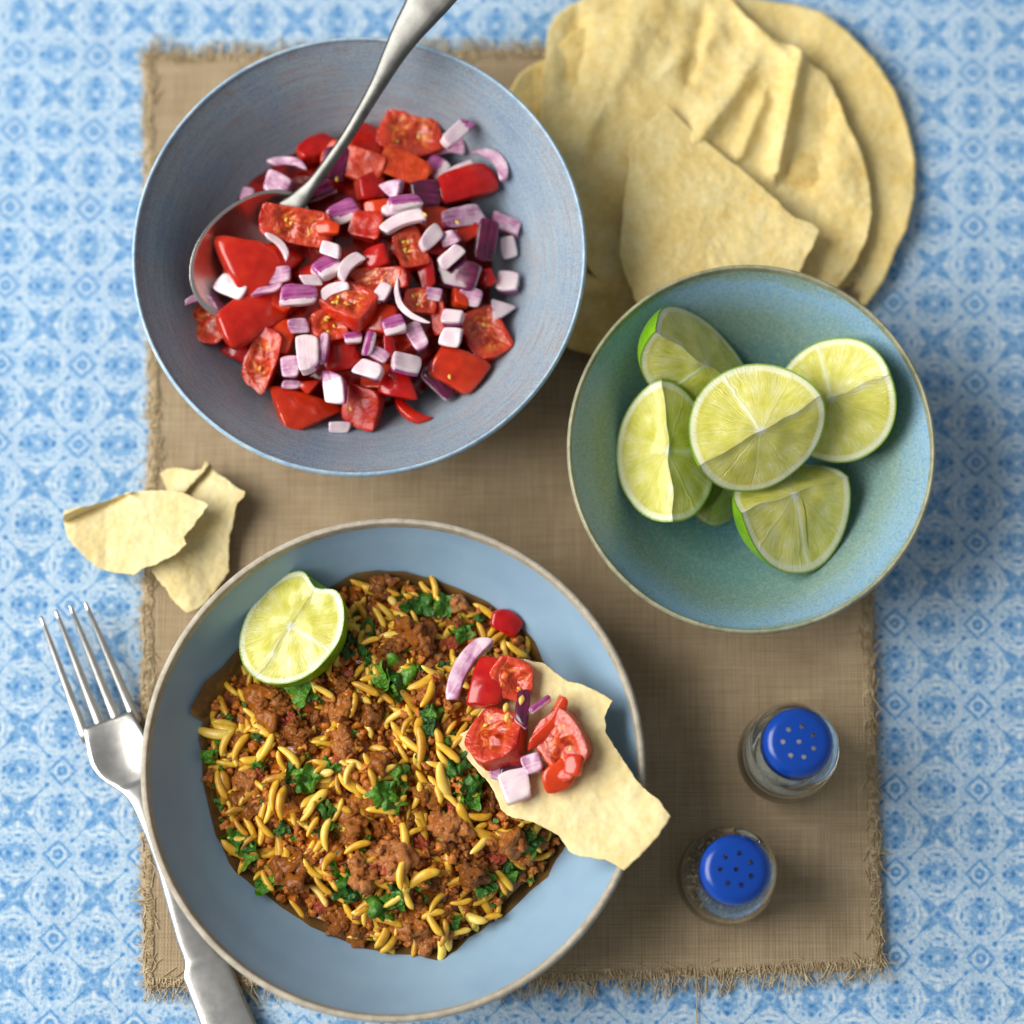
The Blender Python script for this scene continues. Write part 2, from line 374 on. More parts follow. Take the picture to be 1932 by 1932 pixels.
# ------------------------------------------------------------------ hessian placemat
NL = [(272, 105), (276, 400), (284, 700), (274, 1000), (268, 1400), (272, 1870)]      # left edge
NR = [(1600, 92), (1622, 600), (1640, 1130), (1652, 1400), (1660, 1600), (1668, 1830)]
def edge(pts, t):
    s = t * (len(pts) - 1); i = min(int(s), len(pts) - 2); f = s - i
    return (pts[i][0] * (1 - f) + pts[i + 1][0] * f, pts[i][1] * (1 - f) + pts[i + 1][1] * f)
def matpt(a, b):         # a across 0..1, b down 0..1
    l = edge([(272, 105), (276, 458), (284, 811), (270, 1164), (268, 1517), (274, 1862)], b)
    r = edge([(1600, 92), (1615, 439), (1634, 787), (1644, 1135), (1654, 1482), (1664, 1828)], b)
    u = l[0] + (r[0] - l[0]) * a; v = l[1] + (r[1] - l[1]) * a
    if a in (0, 1): u += 5 * noise.noise((v * .02, a * 9, 0))
    if b in (0, 1): v += 6 * noise.noise((u * .015, b * 9, 3)) + (10 * sin(a * pi) if b == 1 else 0)
    q = P(u, v)
    e = min(a, 1 - a, b, 1 - b)
    z = .0028 + .0006 * noise.noise(q * 25) + .0011 * noise.noise(Vector((q.x * 9 + q.y * 5, q.y * 14 - q.x * 4, 3))) + .0022 * math.exp(-((1 - a) / .03) ** 2) * (.7 + .5 * noise.noise(q * 40))
    return (q.x, q.y, z)
N1, N2 = 110, 130; vs, fs = [], []
for j in range(N2 + 1):
    for i in range(N1 + 1): vs.append(matpt(i / N1, j / N2))
for j in range(N2):
    for i in range(N1):
        k = j * (N1 + 1) + i; fs.append((k, k + N1 + 1, k + N1 + 2, k + 1))
ring = [i for i in range(N1 + 1)] + [(j) * (N1 + 1) + N1 for j in range(1, N2 + 1)] + [N2 * (N1 + 1) + i for i in range(N1 - 1, -1, -1)] + [j * (N1 + 1) for j in range(N2 - 1, 0, -1)]
nb = len(vs)
for k in ring: vs.append((vs[k][0], vs[k][1], .0006))
for q in range(len(ring)):
    q2 = (q + 1) % len(ring); fs.append((ring[q], ring[q2], nb + q2, nb + q))
mat_root = empty('hessian_placemat', P(966, 966))
tag(mat_root, 'brown woven hessian placemat with frayed edges lying under the bowls and shakers', 'placemat')
o = obj('woven_cloth', mesh('woven_cloth', vs, fs, M['hess']), mat_root, -mat_root.location)
def thread(vs, fs, pts, rad):
    b0 = len(vs)
    for i, p in enumerate(pts):
        t = (pts[min(i + 1, len(pts) - 1)] - pts[max(i - 1, 0)]).normalized()
        s = t.cross(Vector((0, 0, 1))).normalized(); up = s.cross(t)
        for k in range(3):
            a = 2 * pi * k / 3 + .5; vs.append(p + (s * cos(a) + up * sin(a)) * rad)
        if i:
            for k in range(3):
                k2 = (k + 1) % 3; c = b0 + (i - 1) * 3; fs.append((c + k, c + k2, c + 3 + k2, c + 3 + k))
vs, fs = [], []
for side in range(4):
    n = (430, 640, 430, 760)[side]
    for k in range(n):
        t = (k + rnd.random()) / n
        q = Vector(matpt(*[(t, 0), (1, t), (t, 1), (0, t)][side]))
        out = [Vector((0, 1, 0)), Vector((1, 0, 0)), Vector((0, -1, 0)), Vector((-1, 0, 0))][side]
        tan = Vector((out.y, -out.x, 0)); clump = noise.noise((t * 28, side * 7, 0))
        Lh = (.0065, .0018, .0070, .0022)[side] * rnd.uniform(.4, 1.25) * (1 + .5 * clump)
        if side in (1, 3) and rnd.random() < .1: Lh *= 2
        d = out + tan * (rnd.gauss(0, .28) + .5 * noise.noise((t * 45, side * 5, 2)))
        pts = []; p = q - out * .004; p.z = q.z + .0002
        for s_ in range(6):
            pts.append(p.copy()); step = (Lh + .004) / 5
            p = p + d.normalized() * step; d = d + tan * rnd.gauss(0, .25)
            p.z = max(.0005, q.z * (1 - s_ / 6) + rnd.uniform(0, .0012))
        thread(vs, fs, pts, rnd.uniform(.00016, .00032))
        if rnd.random() < (.45 if side in (1, 3) else .3):               # selvedge threads running along the edge
            pts = []; p = q - out * rnd.uniform(0, .005); p.z = q.z + .0003; d = tan * rnd.choice((-1, 1)) + out * rnd.gauss(0, .25)
            for s_ in range(5):
                pts.append(p.copy()); p = p + d.normalized() * .0016; d = d + out * rnd.gauss(0, .3)
            thread(vs, fs, pts, rnd.uniform(.00018, .0003))
vs = [v - mat_root.location for v in vs]
o = obj('fringe', mesh('fringe', vs, fs, M['thread']), mat_root); o['kind'] = 'stuff'
for pts in ([(1313, 1850), (1316, 1880), (1314, 1910), (1316, 1950)], [(1630, 1812), (1615, 1835), (1600, 1850)]):
    vs, fs = [], []; thread(vs, fs, [P(a, b, .0034 if b < 1870 else .0012) - mat_root.location for a, b in pts], .0003)
    obj('loose_thread', mesh('loose_thread', vs, fs, M['thread']), mat_root)
# ------------------------------------------------------------------ poppadoms
def sheet(name, outline, zf, mat, th=.0009, torn=.0, rings=46, amp=.0012, freq=26, bub=.00034, par=None, sub=None):
    pts = []; n = len(outline)
    per = sum(math.dist(outline[i], outline[(i + 1) % n]) for i in range(n))
    for i in range(n):
        a, b = outline[i], outline[(i + 1) % n]; k = max(1, int(math.dist(a, b) / per * 360))
        for j in range(k):
            t = j / k; x, y = a[0] + (b[0] - a[0]) * t, a[1] + (b[1] - a[1]) * t
            x += torn * (noise.noise((x * .05, y * .05, 1)) + .5 * noise.noise((x * .17, y * .17, 1)))
            y += torn * (noise.noise((x * .05, y * .05, 9)) + .5 * noise.noise((x * .17, y * .17, 9)))
            pts.append((x, y))
    cx = sum(p[0] for p in pts) / len(pts); cy = sum(p[1] for p in pts) / len(pts); m_ = len(pts)
    top, fs = [], []
    def pt(u, v):
        q = P(u, v, zf(u, v)); q.z += .5 * bub * noise.noise(q * 480) + amp * noise.noise(q * freq) + amp * .4 * noise.noise(q * freq * 2.7) + bub * noise.noise(q * 230) + bub * .8 * max(0, noise.noise(q * 110)) * 2
        return q
    top.append(pt(cx, cy))
    for r in range(1, rings + 1):
        s = (r / rings) ** .85
        for p in pts: top.append(pt(cx + (p[0] - cx) * s, cy + (p[1] - cy) * s))
    for k in range(m_): fs.append((0, 1 + k, 1 + (k + 1) % m_))
    for r in range(rings - 1):
        for k in range(m_):
            k2 = (k + 1) % m_; b = 1 + r * m_; fs.append((b + k, b + m_ + k, b + m_ + k2, b + k2))
    N = len(top); bot = [q - Vector((0, 0, th)) for q in top]; f2 = [tuple(i + N for i in reversed(f)) for f in fs]
    b = 1 + (rings - 1) * m_
    side = [(b + k, b + N + k, b + N + (k + 1) % m_, b + (k + 1) % m_) for k in range(m_)]
    loc = Vector((top[0].x, top[0].y, min(q.z for q in bot)))
    allv = [q - loc for q in top + bot]
    # make sure normals point up
    f0 = fs[0]; nrm = (top[f0[1]] - top[f0[0]]).cross(top[f0[2]] - top[f0[0]])
    faces = fs + f2 + side
    if nrm.z < 0: faces = [tuple(reversed(f)) for f in faces]
    return obj(name, mesh(name, allv, faces, mat), par, loc)
def disc(cx, cy, rx, ry, wob, seed, n=44, cut=None):
    out = []
    for k in range(n):
        a = 2 * pi * k / n; r = 1 + wob * noise.noise((cos(a) * 1.5, sin(a) * 1.5, seed))
        out.append((cx + rx * r * cos(a), cy - ry * r * sin(a)))
    return out
def seg_d(u, v, a, b):
    dx, dy = b[0] - a[0], b[1] - a[1]; t = max(0, min(1, ((u - a[0]) * dx + (v - a[1]) * dy) / (dx * dx + dy * dy)))
    px, py = a[0] + dx * t, a[1] + dy * t
    s = 1 if (u - a[0]) * dy - (v - a[1]) * dx > 0 else -1
    return math.hypot(u - px, v - py), s
back = [(1290, 2), (1350, -4), (1420, -2), (1500, 8), (1550, 22), (1600, 58), (1650, 112), (1690, 175), (1712, 235), (1728, 300), (1726, 370), (1712, 430), (1692, 470), (1668, 530), (1636, 575), (1560, 600), (1440, 610), (1300, 600), (1180, 540), (1110, 430), (1080, 300), (1100, 170), (1170, 60)]
o = sheet('poppadom', back, lambda u, v: .0065 + .0035 * math.exp(-((u - 1725) / 40) ** 2) * 0 + .003 * noise.noise((u * .006, v * .006, 4)), M['papad'], amp=.0016)
tag(o, 'round poppadom at the back of the stack, its plain right rim showing', 'poppadom', 'whole poppadoms stacked in the corner')
third = [(962, 168), (978, 142), (1000, 124), (1030, 112), (1080, 60), (1200, 20), (1400, 60), (1520, 180), (1560, 330), (1500, 470), (1380, 540), (1260, 590), (1190, 640), (1130, 672), (1085, 662), (1040, 640), (985, 590), (945, 500), (925, 400), (925, 300), (938, 220)]
o = sheet('poppadom', third, lambda u, v: .0105 + .0035 * noise.noise((u * .010, v * .014, 8)) + (.004 * math.exp(-((v - 545) / 26) ** 2) - .003 * math.exp(-((v - 500) / 24) ** 2)) * (u < 1250) , M['papad2'], amp=.0022, freq=34)
tag(o, 'golden bubbly poppadom tucked half under the salsa bowl, lowest left of the stack', 'poppadom', 'whole poppadoms stacked in the corner')
front = [(1034, 60), (1046, 32), (1072, 12), (1110, -6), (1200, -30), (1300, -30), (1370, -12), (1392, 10), (1412, 34), (1452, 66), (1470, 78), (1496, 84), (1516, 98), (1524, 118), (1560, 142), (1578, 180), (1600, 236), (1628, 290), (1640, 340), (1646, 400), (1636, 450), (1612, 500), (1584, 540), (1520, 575), (1420, 590), (1300, 585), (1200, 570), (1120, 520), (1060, 430), (1035, 330), (1020, 220), (1022, 150), (1030, 108)]
ridges = [((1512, 92), (1468, 320), 17, .0085), ((1405, 150), (1318, 262), 24, .0065), ((1440, 190), (1400, 290), 15, .004), ((1400, 20), (1480, 100), 14, .004),
          ((1095, 40), (1085, 150), 22, -.004), ((1200, 60), (1150, 180), 30, .003), ((1350, 60), (1280, 120), 20, .003), ((1330, 30), (1300, 150), 14, -.0035), ((1560, 220), (1540, 330), 26, -.003), ((1120, 220), (1090, 330), 22, .003)]
def zfront(u, v):
    z = .0135 + .003 * noise.noise((u * .007, v * .007, 2))
    for a, b, w_, h in ridges:
        d, s = seg_d(u, v, a, b); z += .8 * h * math.exp(-(d / (w_ * (1.25 if s < 0 else .8))) ** 2)
    return z
o = sheet('poppadom', front, zfront, M['papad'], amp=.0020, freq=40, torn=2, rings=80)
tag(o, 'large rippled poppadom on top of the stack with raised folds', 'poppadom', 'whole poppadoms stacked in the corner')
tri = [(1257, 197), (1282, 222), (1308, 248), (1367, 294), (1425, 340), (1460, 372), (1493, 407), (1524, 418), (1549, 434), (1536, 460), (1514, 504), (1490, 545), (1400, 580), (1290, 590), (1205, 580), (1197, 563), (1180, 520), (1169, 483), (1172, 420), (1178, 360), (1188, 319), (1190, 269), (1215, 240), (1242, 215)]
o = sheet('poppadom_shard', tri, lambda u, v: .0225 + .00002 * (v - 400) + .002 * noise.noise((u * .008, v * .008, 5)), M['papad'], torn=3, amp=.0012)
tag(o, 'broken pointed poppadom shard lying on the stack above the lime bowl', 'poppadom', 'broken poppadom shards')
backp = [(302, 894), (315, 883), (340, 882), (360, 887), (380, 886), (387, 869), (395, 874), (403, 885), (429, 907), (448, 919), (462, 927), (460, 938), (449, 949), (440, 986), (434, 1010), (431, 1037), (432, 1077), (410, 1110), (385, 1140), (352, 1158), (330, 1135), (308, 1107), (284, 1074), (300, 1010), (322, 940), (310, 912)]
def zbp(u, v):
    d, s = seg_d(u, v, (385, 890), (345, 935)); z = .008 + .005 * math.exp(-(d / 22) ** 2) * (s < 0) - .002 * math.exp(-(d / 12) ** 2)
    return z + .008 * max(0, (u - 300) / 160) * math.exp(-((v - 930) / 90) ** 2) + .004 * math.exp(-((u - v * .55 + 270) / 60) ** 2)
o = sheet('poppadom_shard', backp, zbp, M['papadp'], torn=2.5, amp=.001, th=.0009)
tag(o, 'broken poppadom shard tucked beneath another, touching the curry bowl rim', 'poppadom', 'broken poppadom shards')
frontp = [(119, 964), (140, 958), (165, 955), (200, 945), (240, 929), (265, 926), (288, 925), (319, 926), (345, 930), (363, 936), (394, 952), (374, 980), (360, 998), (348, 1013), (352, 1028), (330, 1048), (286, 1068), (268, 1075), (253, 1085), (215, 1080), (187, 1073), (170, 1060), (154, 1044), (140, 1030), (128, 1017), (119, 982)]
def zfp(u, v):
    d, s = seg_d(u, v, (120, 985), (235, 935)); z = .014 + .010 * max(0, (u - 200) / 190)
    return z + (.006 * math.exp(-((d - 12) / 10) ** 2) if v < 985 - (u - 120) * .43 else 0) - .003 * math.exp(-(d / 9) ** 2)
o = sheet('poppadom_shard', frontp, zfp, M['papadp'], torn=2.2, amp=.001, th=.0009)
tag(o, 'pale broken poppadom shard reaching furthest left over the blue tablecloth', 'poppadom', 'broken poppadom shards')
# ------------------------------------------------------------------ bowls
class Bowl:
    def __init__(s, name, label, uc, vc, ru, rimz, inner, base, glaze, rim_m, out_m, rimw, wob=0.0, z0=.0024, ey=1.0):
        s.c = P(uc, vc, rimz); s.R = ru * MPP(vc, rimz)
        s.z0 = z0; H = rimz - z0
        s.root = empty(name, (s.c.x, s.c.y, z0)); tag(s.root, label, 'bowl'); s.root.scale = (1, ey, 1)
        Rr = s.R; s.inner = [(r * Rr, z * H) for r, z in inner]; s.H = H
        prof = smooth_profile(s.inner, 8); prof[0] = (1e-5, prof[0][1])
        n = next(i for i, p in enumerate(prof) if p[0] > Rr - rimw)
        s.prof = prof
        lathe('inner_glaze', prof[:n + 1], glaze, s.root, wob=wob)
        th = rimw * .9
        er = prof[n]; top = [er, (Rr - rimw * .75, H - .0006), (Rr - rimw * .45, H), (Rr - rimw * .15, H - .0006), (Rr, H - .0022), (Rr - .0008, H - .005)]
        lathe('rim', smooth_profile(top, 4), rim_m, s.root, wob=wob)
        outp = [(Rr - .0008, H - .005)]
        for r, z in reversed(inner[1:-1]):
            if r * Rr > base * Rr * 1.05: outp.append((r * Rr + th * .35, max(z * H - .0048, .003)))
        outp += [(base * Rr * 1.02, .003), (base * Rr, .0), (base * Rr * .9, .0), (base * Rr * .88, .002), (1e-5, .002)]
        lathe('outer_wall', outp, out_m, s.root, wob=wob)
    def zin(s, x, y):
        r = math.hypot(x - s.c.x, y - s.c.y); return s.z0 + interp(s.prof, r)
salsa = Bowl('salsa_bowl', 'wide grey blue brushed stoneware bowl holding tomato and onion salsa', 677.5, 476.5, 430, .060,
             [(0, .15), (.3, .155), (.45, .18), (.58, .27), (.72, .46), (.87, .76), (.96, .93), (1, 1)], .42, M['grey'], M['rimgrey'], M['outgrey'], .0024, ey=1.0)
curry = Bowl('curry_bowl', 'pale blue bowl with sandy unglazed rim, filled with mince and rice', 741.5, 1445, 477.5, .052,
             [(0, .17), (.4, .175), (.6, .22), (.72, .33), (.84, .55), (.93, .79), (.975, .93), (1, 1)], .50, M['blue'], M['clay'], M['clay'], .0036)
limeb = Bowl('lime_bowl', 'small speckled teal bowl with thin olive rim holding lime wedges', 1417.5, 843, 347.5, .054,
             [(0, .16), (.3, .165), (.45, .21), (.6, .34), (.75, .54), (.9, .80), (.97, .93), (1, 1)], .42, M['teal'], M['rimolive'], M['clay'], .0024, wob=.004, ey=1.03)
# ------------------------------------------------------------------ limes
def lime(uv, z, g, tA, tB, a, RA, RB, label, fa=0, fb=1, notch=0, pitch=0, bulge=1.0):
    A0, A1 = -R(tA), -(pi - R(tB))
    NU, NP, NS = 48, 22, 16
    def rad(phi_t, u): return (RA + (RB - RA) * phi_t) * (1 + .10 * bulge * sin(pi * phi_t)) * sin(u)
    def ax(u):
        e = math.exp(-(u / .34) ** 2) * notch
        return a * cos(u) * (1 - e)
    def pt(u, t, s=1.0, lift=0.0):
        ph = A0 + (A1 - A0) * t; r = rad(t, u) * s
        nz = 1 + .02 * noise.noise((cos(u) * 2 + uv[0], t * 2, uv[1]))
        q = Vector((ax(u) * s * nz, r * cos(ph) * nz, r * sin(ph) * nz))
        d_ = math.hypot(q.y, q.z); near = math.exp(-(d_ / .0045) ** 2)
        q.y += .0016 * near * noise.noise((q.x * 90 + uv[0], 1, 2)); q.z -= .0013 * near - .0008 * near * noise.noise((q.x * 120, uv[1], 2)); return q
    root = empty('lime_wedge', P(uv[0], uv[1], z), R(g)); root.rotation_euler = (0, R(pitch), R(g))
    tag(root, label, 'lime wedge', 'lime wedges in the teal bowl' if uv[0] > 900 else None)
    vs, fs = [], []
    for i in range(NU + 1):
        for j in range(NP + 1): vs.append(pt(pi * i / NU, j / NP))
    for i in range(NU):
        for j in range(NP):
            k = i * (NP + 1) + j; fs.append((k, k + 1, k + NP + 2, k + NP + 1))
    obj('rind', mesh('rind', vs, fs, M['rind']), root)
    for t, mt, nm in ((0, M['lf'][fa], 'cut_face'), (1, M['lf'][fb], 'cut_face')):
        vs, fs, uvs = [], [], []
        ph = A0 if t == 0 else A1; dirv = Vector((0, cos(ph), sin(ph)))
        nrm = Vector((1, 0, 0)).cross(dirv) * (1 if t == 0 else -1)
        if nrm.z < 0: nrm = -nrm
        for i in range(NU + 1):
            u = pi * i / NU
            for j in range(NS + 1):
                s = j / NS; q = pt(u, t, s)
                edge_ = min(1, (1 - s) * 9) * min(1, s * sin(u) * 9)
                q = q + nrm * (edge_ * (.0008 * noise.noise(q * 130 + Vector((uv[0], 0, 0))) - .0003))
                vs.append(q); uvs.append((s * cos(u), s * sin(u)))
        for i in range(NU):
            for j in range(NS):
                k = i * (NS + 1) + j; fs.append((k, k + 1, k + NS + 2, k + NS + 1))
        obj(nm, mesh(nm, vs, fs, mt, uv=uvs), root)
    return root
k = MPP(850, .05)
lime((1336, 688), .050, -23, 40, 50, 142 * k, 128 * k, 118 * k, 'lime wedge leaning at the top left of the teal bowl, green rind facing left', 0, 1, pitch=40)
lime((1566, 750), .052, -162, 30, 24, 122 * k, 138 * k, 130 * k, 'lime wedge at the right of the teal bowl with a thick white pith ridge', 0, 1, pitch=24)
lime((1366, 918), .022, 60, 50, 50, 80 * k, 80 * k, 80 * k, 'lime wedge mostly hidden at the bottom of the pile, only a sliver showing')
lime((1502, 930), .046, 22, 46, 28, 122 * k, 112 * k, 160 * k, 'lime wedge lowest in the picture with dark slits between its segments', 0, 2, pitch=20)
lime((1262, 848), .047, 94, 42, 42, 138 * k, 130 * k, 124 * k, 'lime wedge at the left of the teal bowl, its ridge standing upright', 0, 1)
lime((1436, 812), .064, -150, 42, 18, 134 * k, 124 * k, 146 * k, 'brightest lime wedge resting on top of all the others', 0, 1)
# ------------------------------------------------------------------ salsa pieces
def chunk(name, seedn, L, W_, H, mats, kind, k=4, arc=0.0, sharp=.0, dome=.0016, pocket=0.0, rough=.0004, slant=.22, skins=(1,), strip=None):
    """cut piece: irregular polygon in plan, curved or cut top, slanted cut sides"""
    r_ = random.Random(seedn); A = []
    a0 = r_.uniform(-.3, .3) + pi / 4
    for i in range(k): A.append(a0 + 2 * pi * i / k + r_.uniform(-.22, .22))
    sc_ = 1.0 / (.72 if k == 4 else .62 if k == 3 else .80)
    cor = [(cos(a) * L / 2 * sc_ * r_.uniform(.86, 1.05) , sin(a) * W_ / 2 * sc_ * r_.uniform(.86, 1.05)) for a in A]
    if k != 3: cor = [(max(-L * .56, min(L * .56, x)), max(-W_ * .56, min(W_ * .56, y))) for x, y in cor]
    boto = [(x * r_.uniform(1 - slant, 1 + slant * .6) + r_.uniform(-.1, .1) * L * slant * 2, y * r_.uniform(1 - slant, 1 + slant * .6)) for x, y in cor]
    m_ = 9; n = k * m_; r_b = [r_.uniform(-.04, .10) for _ in range(k)]
    def ring_(cs):
        out = []
        for i in range(k):
            a, b = cs[i], cs[(i + 1) % k]
            for j in range(m_):
                t = j / m_; x, y = a[0] + (b[0] - a[0]) * t, a[1] + (b[1] - a[1]) * t
                bu = (.05 + r_b[i]) * sin(pi * t); x *= 1 + bu; y *= 1 + bu; out.append((x, y))
        return out
    ps = r_.choice((1, 1, 2))
    def soft(p):
        for _ in range(ps): p = [((p[i - 1][0] + 2 * p[i][0] + p[(i + 1) % n][0]) / 4, (p[i - 1][1] + 2 * p[i][1] + p[(i + 1) % n][1]) / 4) for i in range(n)]
        return p
    T, B = soft(ring_(cor)), soft(ring_(boto)); vs, fs, mi = [], [], []
    tx_, ty_ = r_.uniform(-.12, .12), r_.uniform(-.12, .12)
    def ztop(x, y, s):
        z = H / 2 + tx_ * x + ty_ * y
        z -= .00035 * max(0, (s - .88) / .12) ** 1.6
        if kind == 's': z += dome * (1 - 4 * (x * x / L / L + y * y / W_ / W_))
        if pocket:
            q = noise.noise(Vector((x * 190, y * 190, seedn % 97)))
            z -= pocket * max(0, 1 - s * 1.25) ** .5 * (.35 + 1.3 * q) if s < .8 else 0
        return z
    def add(x, y, z):
        p = Vector((x, y + arc * (1 - 4 * x * x / L / L), z))
        p += Vector([noise.noise(p * 210 + Vector((seedn % 89, q * 5, 0))) for q in range(3)]) * rough
        vs.append(p)
    add(0, 0, ztop(0, 0, 0)); rings = [.2, .4, .6, .76, .9, .972]
    for s in rings:
        for x, y in T: add(x * s, y * s, ztop(x * s, y * s, s))
    for t in (.07, .3, .6, .94):
        for (x, y), (X, Y) in zip(T, B):
            zt = ztop(x, y, 1); add(x + (X - x) * t, y + (Y - y) * t, zt + (-H / 2 - zt) * t)
    for x, y in B: add(x * .93, y * .93, -H / 2)
    add(0, 0, -H / 2); nrg = len(rings) + 5
    tm = 1 if kind == 's' else (2 if kind == 'c' and len(mats) == 3 else 0)
    for q in range(n): fs.append((0, 1 + q, 1 + (q + 1) % n)); mi.append(tm)
    for r in range(nrg - 1):
        for q in range(n):
            q2 = (q + 1) % n; b = 1 + r * n; fs.append((b + q, b + n + q, b + n + q2, b + q2))
            sd = q // m_; mi.append(tm if r < len(rings) else (1 if (sd in skins and kind != 's') else 0))
    b = 1 + (nrg - 1) * n; e = len(vs) - 1
    for q in range(n): fs.append((b + q, e, b + (q + 1) % n)); mi.append(0)
    if strip: mi = strip(vs, fs, mi)
    me = mesh(name, vs, fs, mats, mi, uv=[(v.x / L * 2, v.y / W_ * 2) for v in vs]); me.set_sharp_from_angle(angle=R(44)); return me
def seed_mesh():
    vs, fs = [], []; ns, nr = 6, 8
    for i in range(ns + 1):
        t = i / ns; r = sin(pi * t) ** .8 * (.5 + .25 * t)
        for k_ in range(nr): a = 2 * pi * k_ / nr; vs.append(((t - .5) * 2 * .0013, r * cos(a) * .0012, r * sin(a) * .0007))
    for i in range(ns):
        for k_ in range(nr): k2 = (k_ + 1) % nr; fs.append((i * nr + k_, i * nr + k2, (i + 1) * nr + k2, (i + 1) * nr + k_))
    return mesh('seed', vs, fs, M['seed'])
SEED = seed_mesh()
def tomato(pos, L, W_, ang, kind, label, group, tilt=None, arc=0.0, ns=0, H=None, name='tomato_chunk', cat='tomato piece', kf=0):
    sd = int(pos.x * 1e5) ^ int(pos.y * 1e5); r_ = random.Random(sd)
    H = H or min(min(L, W_) * .62, .009)
    kk = 4 if min(L, W_) < .6 * max(L, W_) else r_.choice((3, 4, 4, 4, 5))
    kk = kf or kk; mats = [M['flesh'], M['skin']]
    if kind == 's': me = chunk(name, sd, L, W_, H, mats, 's', kk, arc, dome=min(L, W_) * .10)
    elif kind == 'e': me = chunk(name, sd, L, W_, H, mats, 'e', kk, arc, pocket=.0006, rough=.0007)
    else: me = chunk(name, sd, L, W_, H, mats + [M['cutt']], 'c', max(kk, 4), arc, pocket=.0026, rough=.0007, skins=(1, 2))
    t = tilt or (r_.uniform(-20, 20), r_.uniform(-20, 20))
    o = obj(name, me, None, pos, (R(t[0]), R(t[1]), R(ang))); tag(o, label, cat, group)
    for i in range(ns):
        x, y = r_.uniform(-.26, .26) * L, r_.uniform(-.26, .26) * W_
        obj('seed', SEED, o, (x, y, H / 2 - .0002 - .0008 * (1 - 3 * (x * x + y * y) / (L * L + W_ * W_))), (r_.uniform(-.3, .3), r_.uniform(-.3, .3), r_.uniform(0, 6)))
    return o
def onion(pos, L, W_, ang, kind, label, group, tilt=None, arc=0.0, H=None):
    sd = int(pos.x * 1e5) ^ int(pos.y * 1e5) ^ 77; r_ = random.Random(sd); H = H or min(.0048, min(L, W_) * .75)
    ow, ol, op, od = 0, 1, 2, 3; mats = [M['ow'], M['ol'], M['op'], M['od']]
    sm = {'w': (0, 0, 2, 0, 0, 1), 'l': (0, 1, 2, 1, 1, 0), 'p': (0, 0, 0, 0, 2, 1), 'd': (1, 0, 3, 0, 3, 1), 'm': (0, 0, 2, 0, 0, 1)}[kind]
    kk = 3 if kind in 'wl' and r_.random() < .12 and L < .010 else 4
    tm = {'w': 0, 'l': 1, 'p': 2, 'd': 3, 'm': 0}[kind]
    def strip(vs, fs, mi):
        out = []
        for f, m0 in zip(fs, mi):
            c_ = sum((vs[i] for i in f), Vector()) / len(f); top_ = c_.z > H * .1
            if kind in 'pd': out.append(tm if top_ and (kind == 'd' or c_.y > -W_ * .18) else (0 if r_.random() < 2 and kind == 'p' else 1))
            elif kind == 'm' and c_.x > L * .2: out.append(2)
            elif not top_ and c_.y < -W_ * .3: out.append(2)
            else: out.append(tm)
        return out
    me = chunk('onion_piece', sd, L, W_, H, mats, 's' if kind in 'pd' else 'e', kk, arc, dome=.0006, pocket=0, rough=.0003, slant=.12, strip=strip)
    t = tilt or (r_.uniform(-16, 16), r_.uniform(-16, 16))
    o = obj('onion_piece', me, None, pos, (R(t[0]), R(t[1]), R(ang))); tag(o, label, 'onion piece', group); return o
GT, GO = 'chopped tomatoes in the salsa', 'chopped red onions in the salsa'
def su(zx, zy): return 231.8 + zx * .46, zy * .46
HC, HR = (662, 515), 320
def heap(u, v, lift=0.0):
    r = math.hypot(u - HC[0], v - HC[1]) / HR; return .0135 + .031 * max(0, 1 - r ** 2.3 * .62) + lift
def place(zx, zy, lift=0.0):
    u, v = su(zx, zy); z = heap(u, v) ; q = P(u, v, z)
    z = max(z, salsa.zin(q.x, q.y) + .004) + lift; return P(u, v, z)
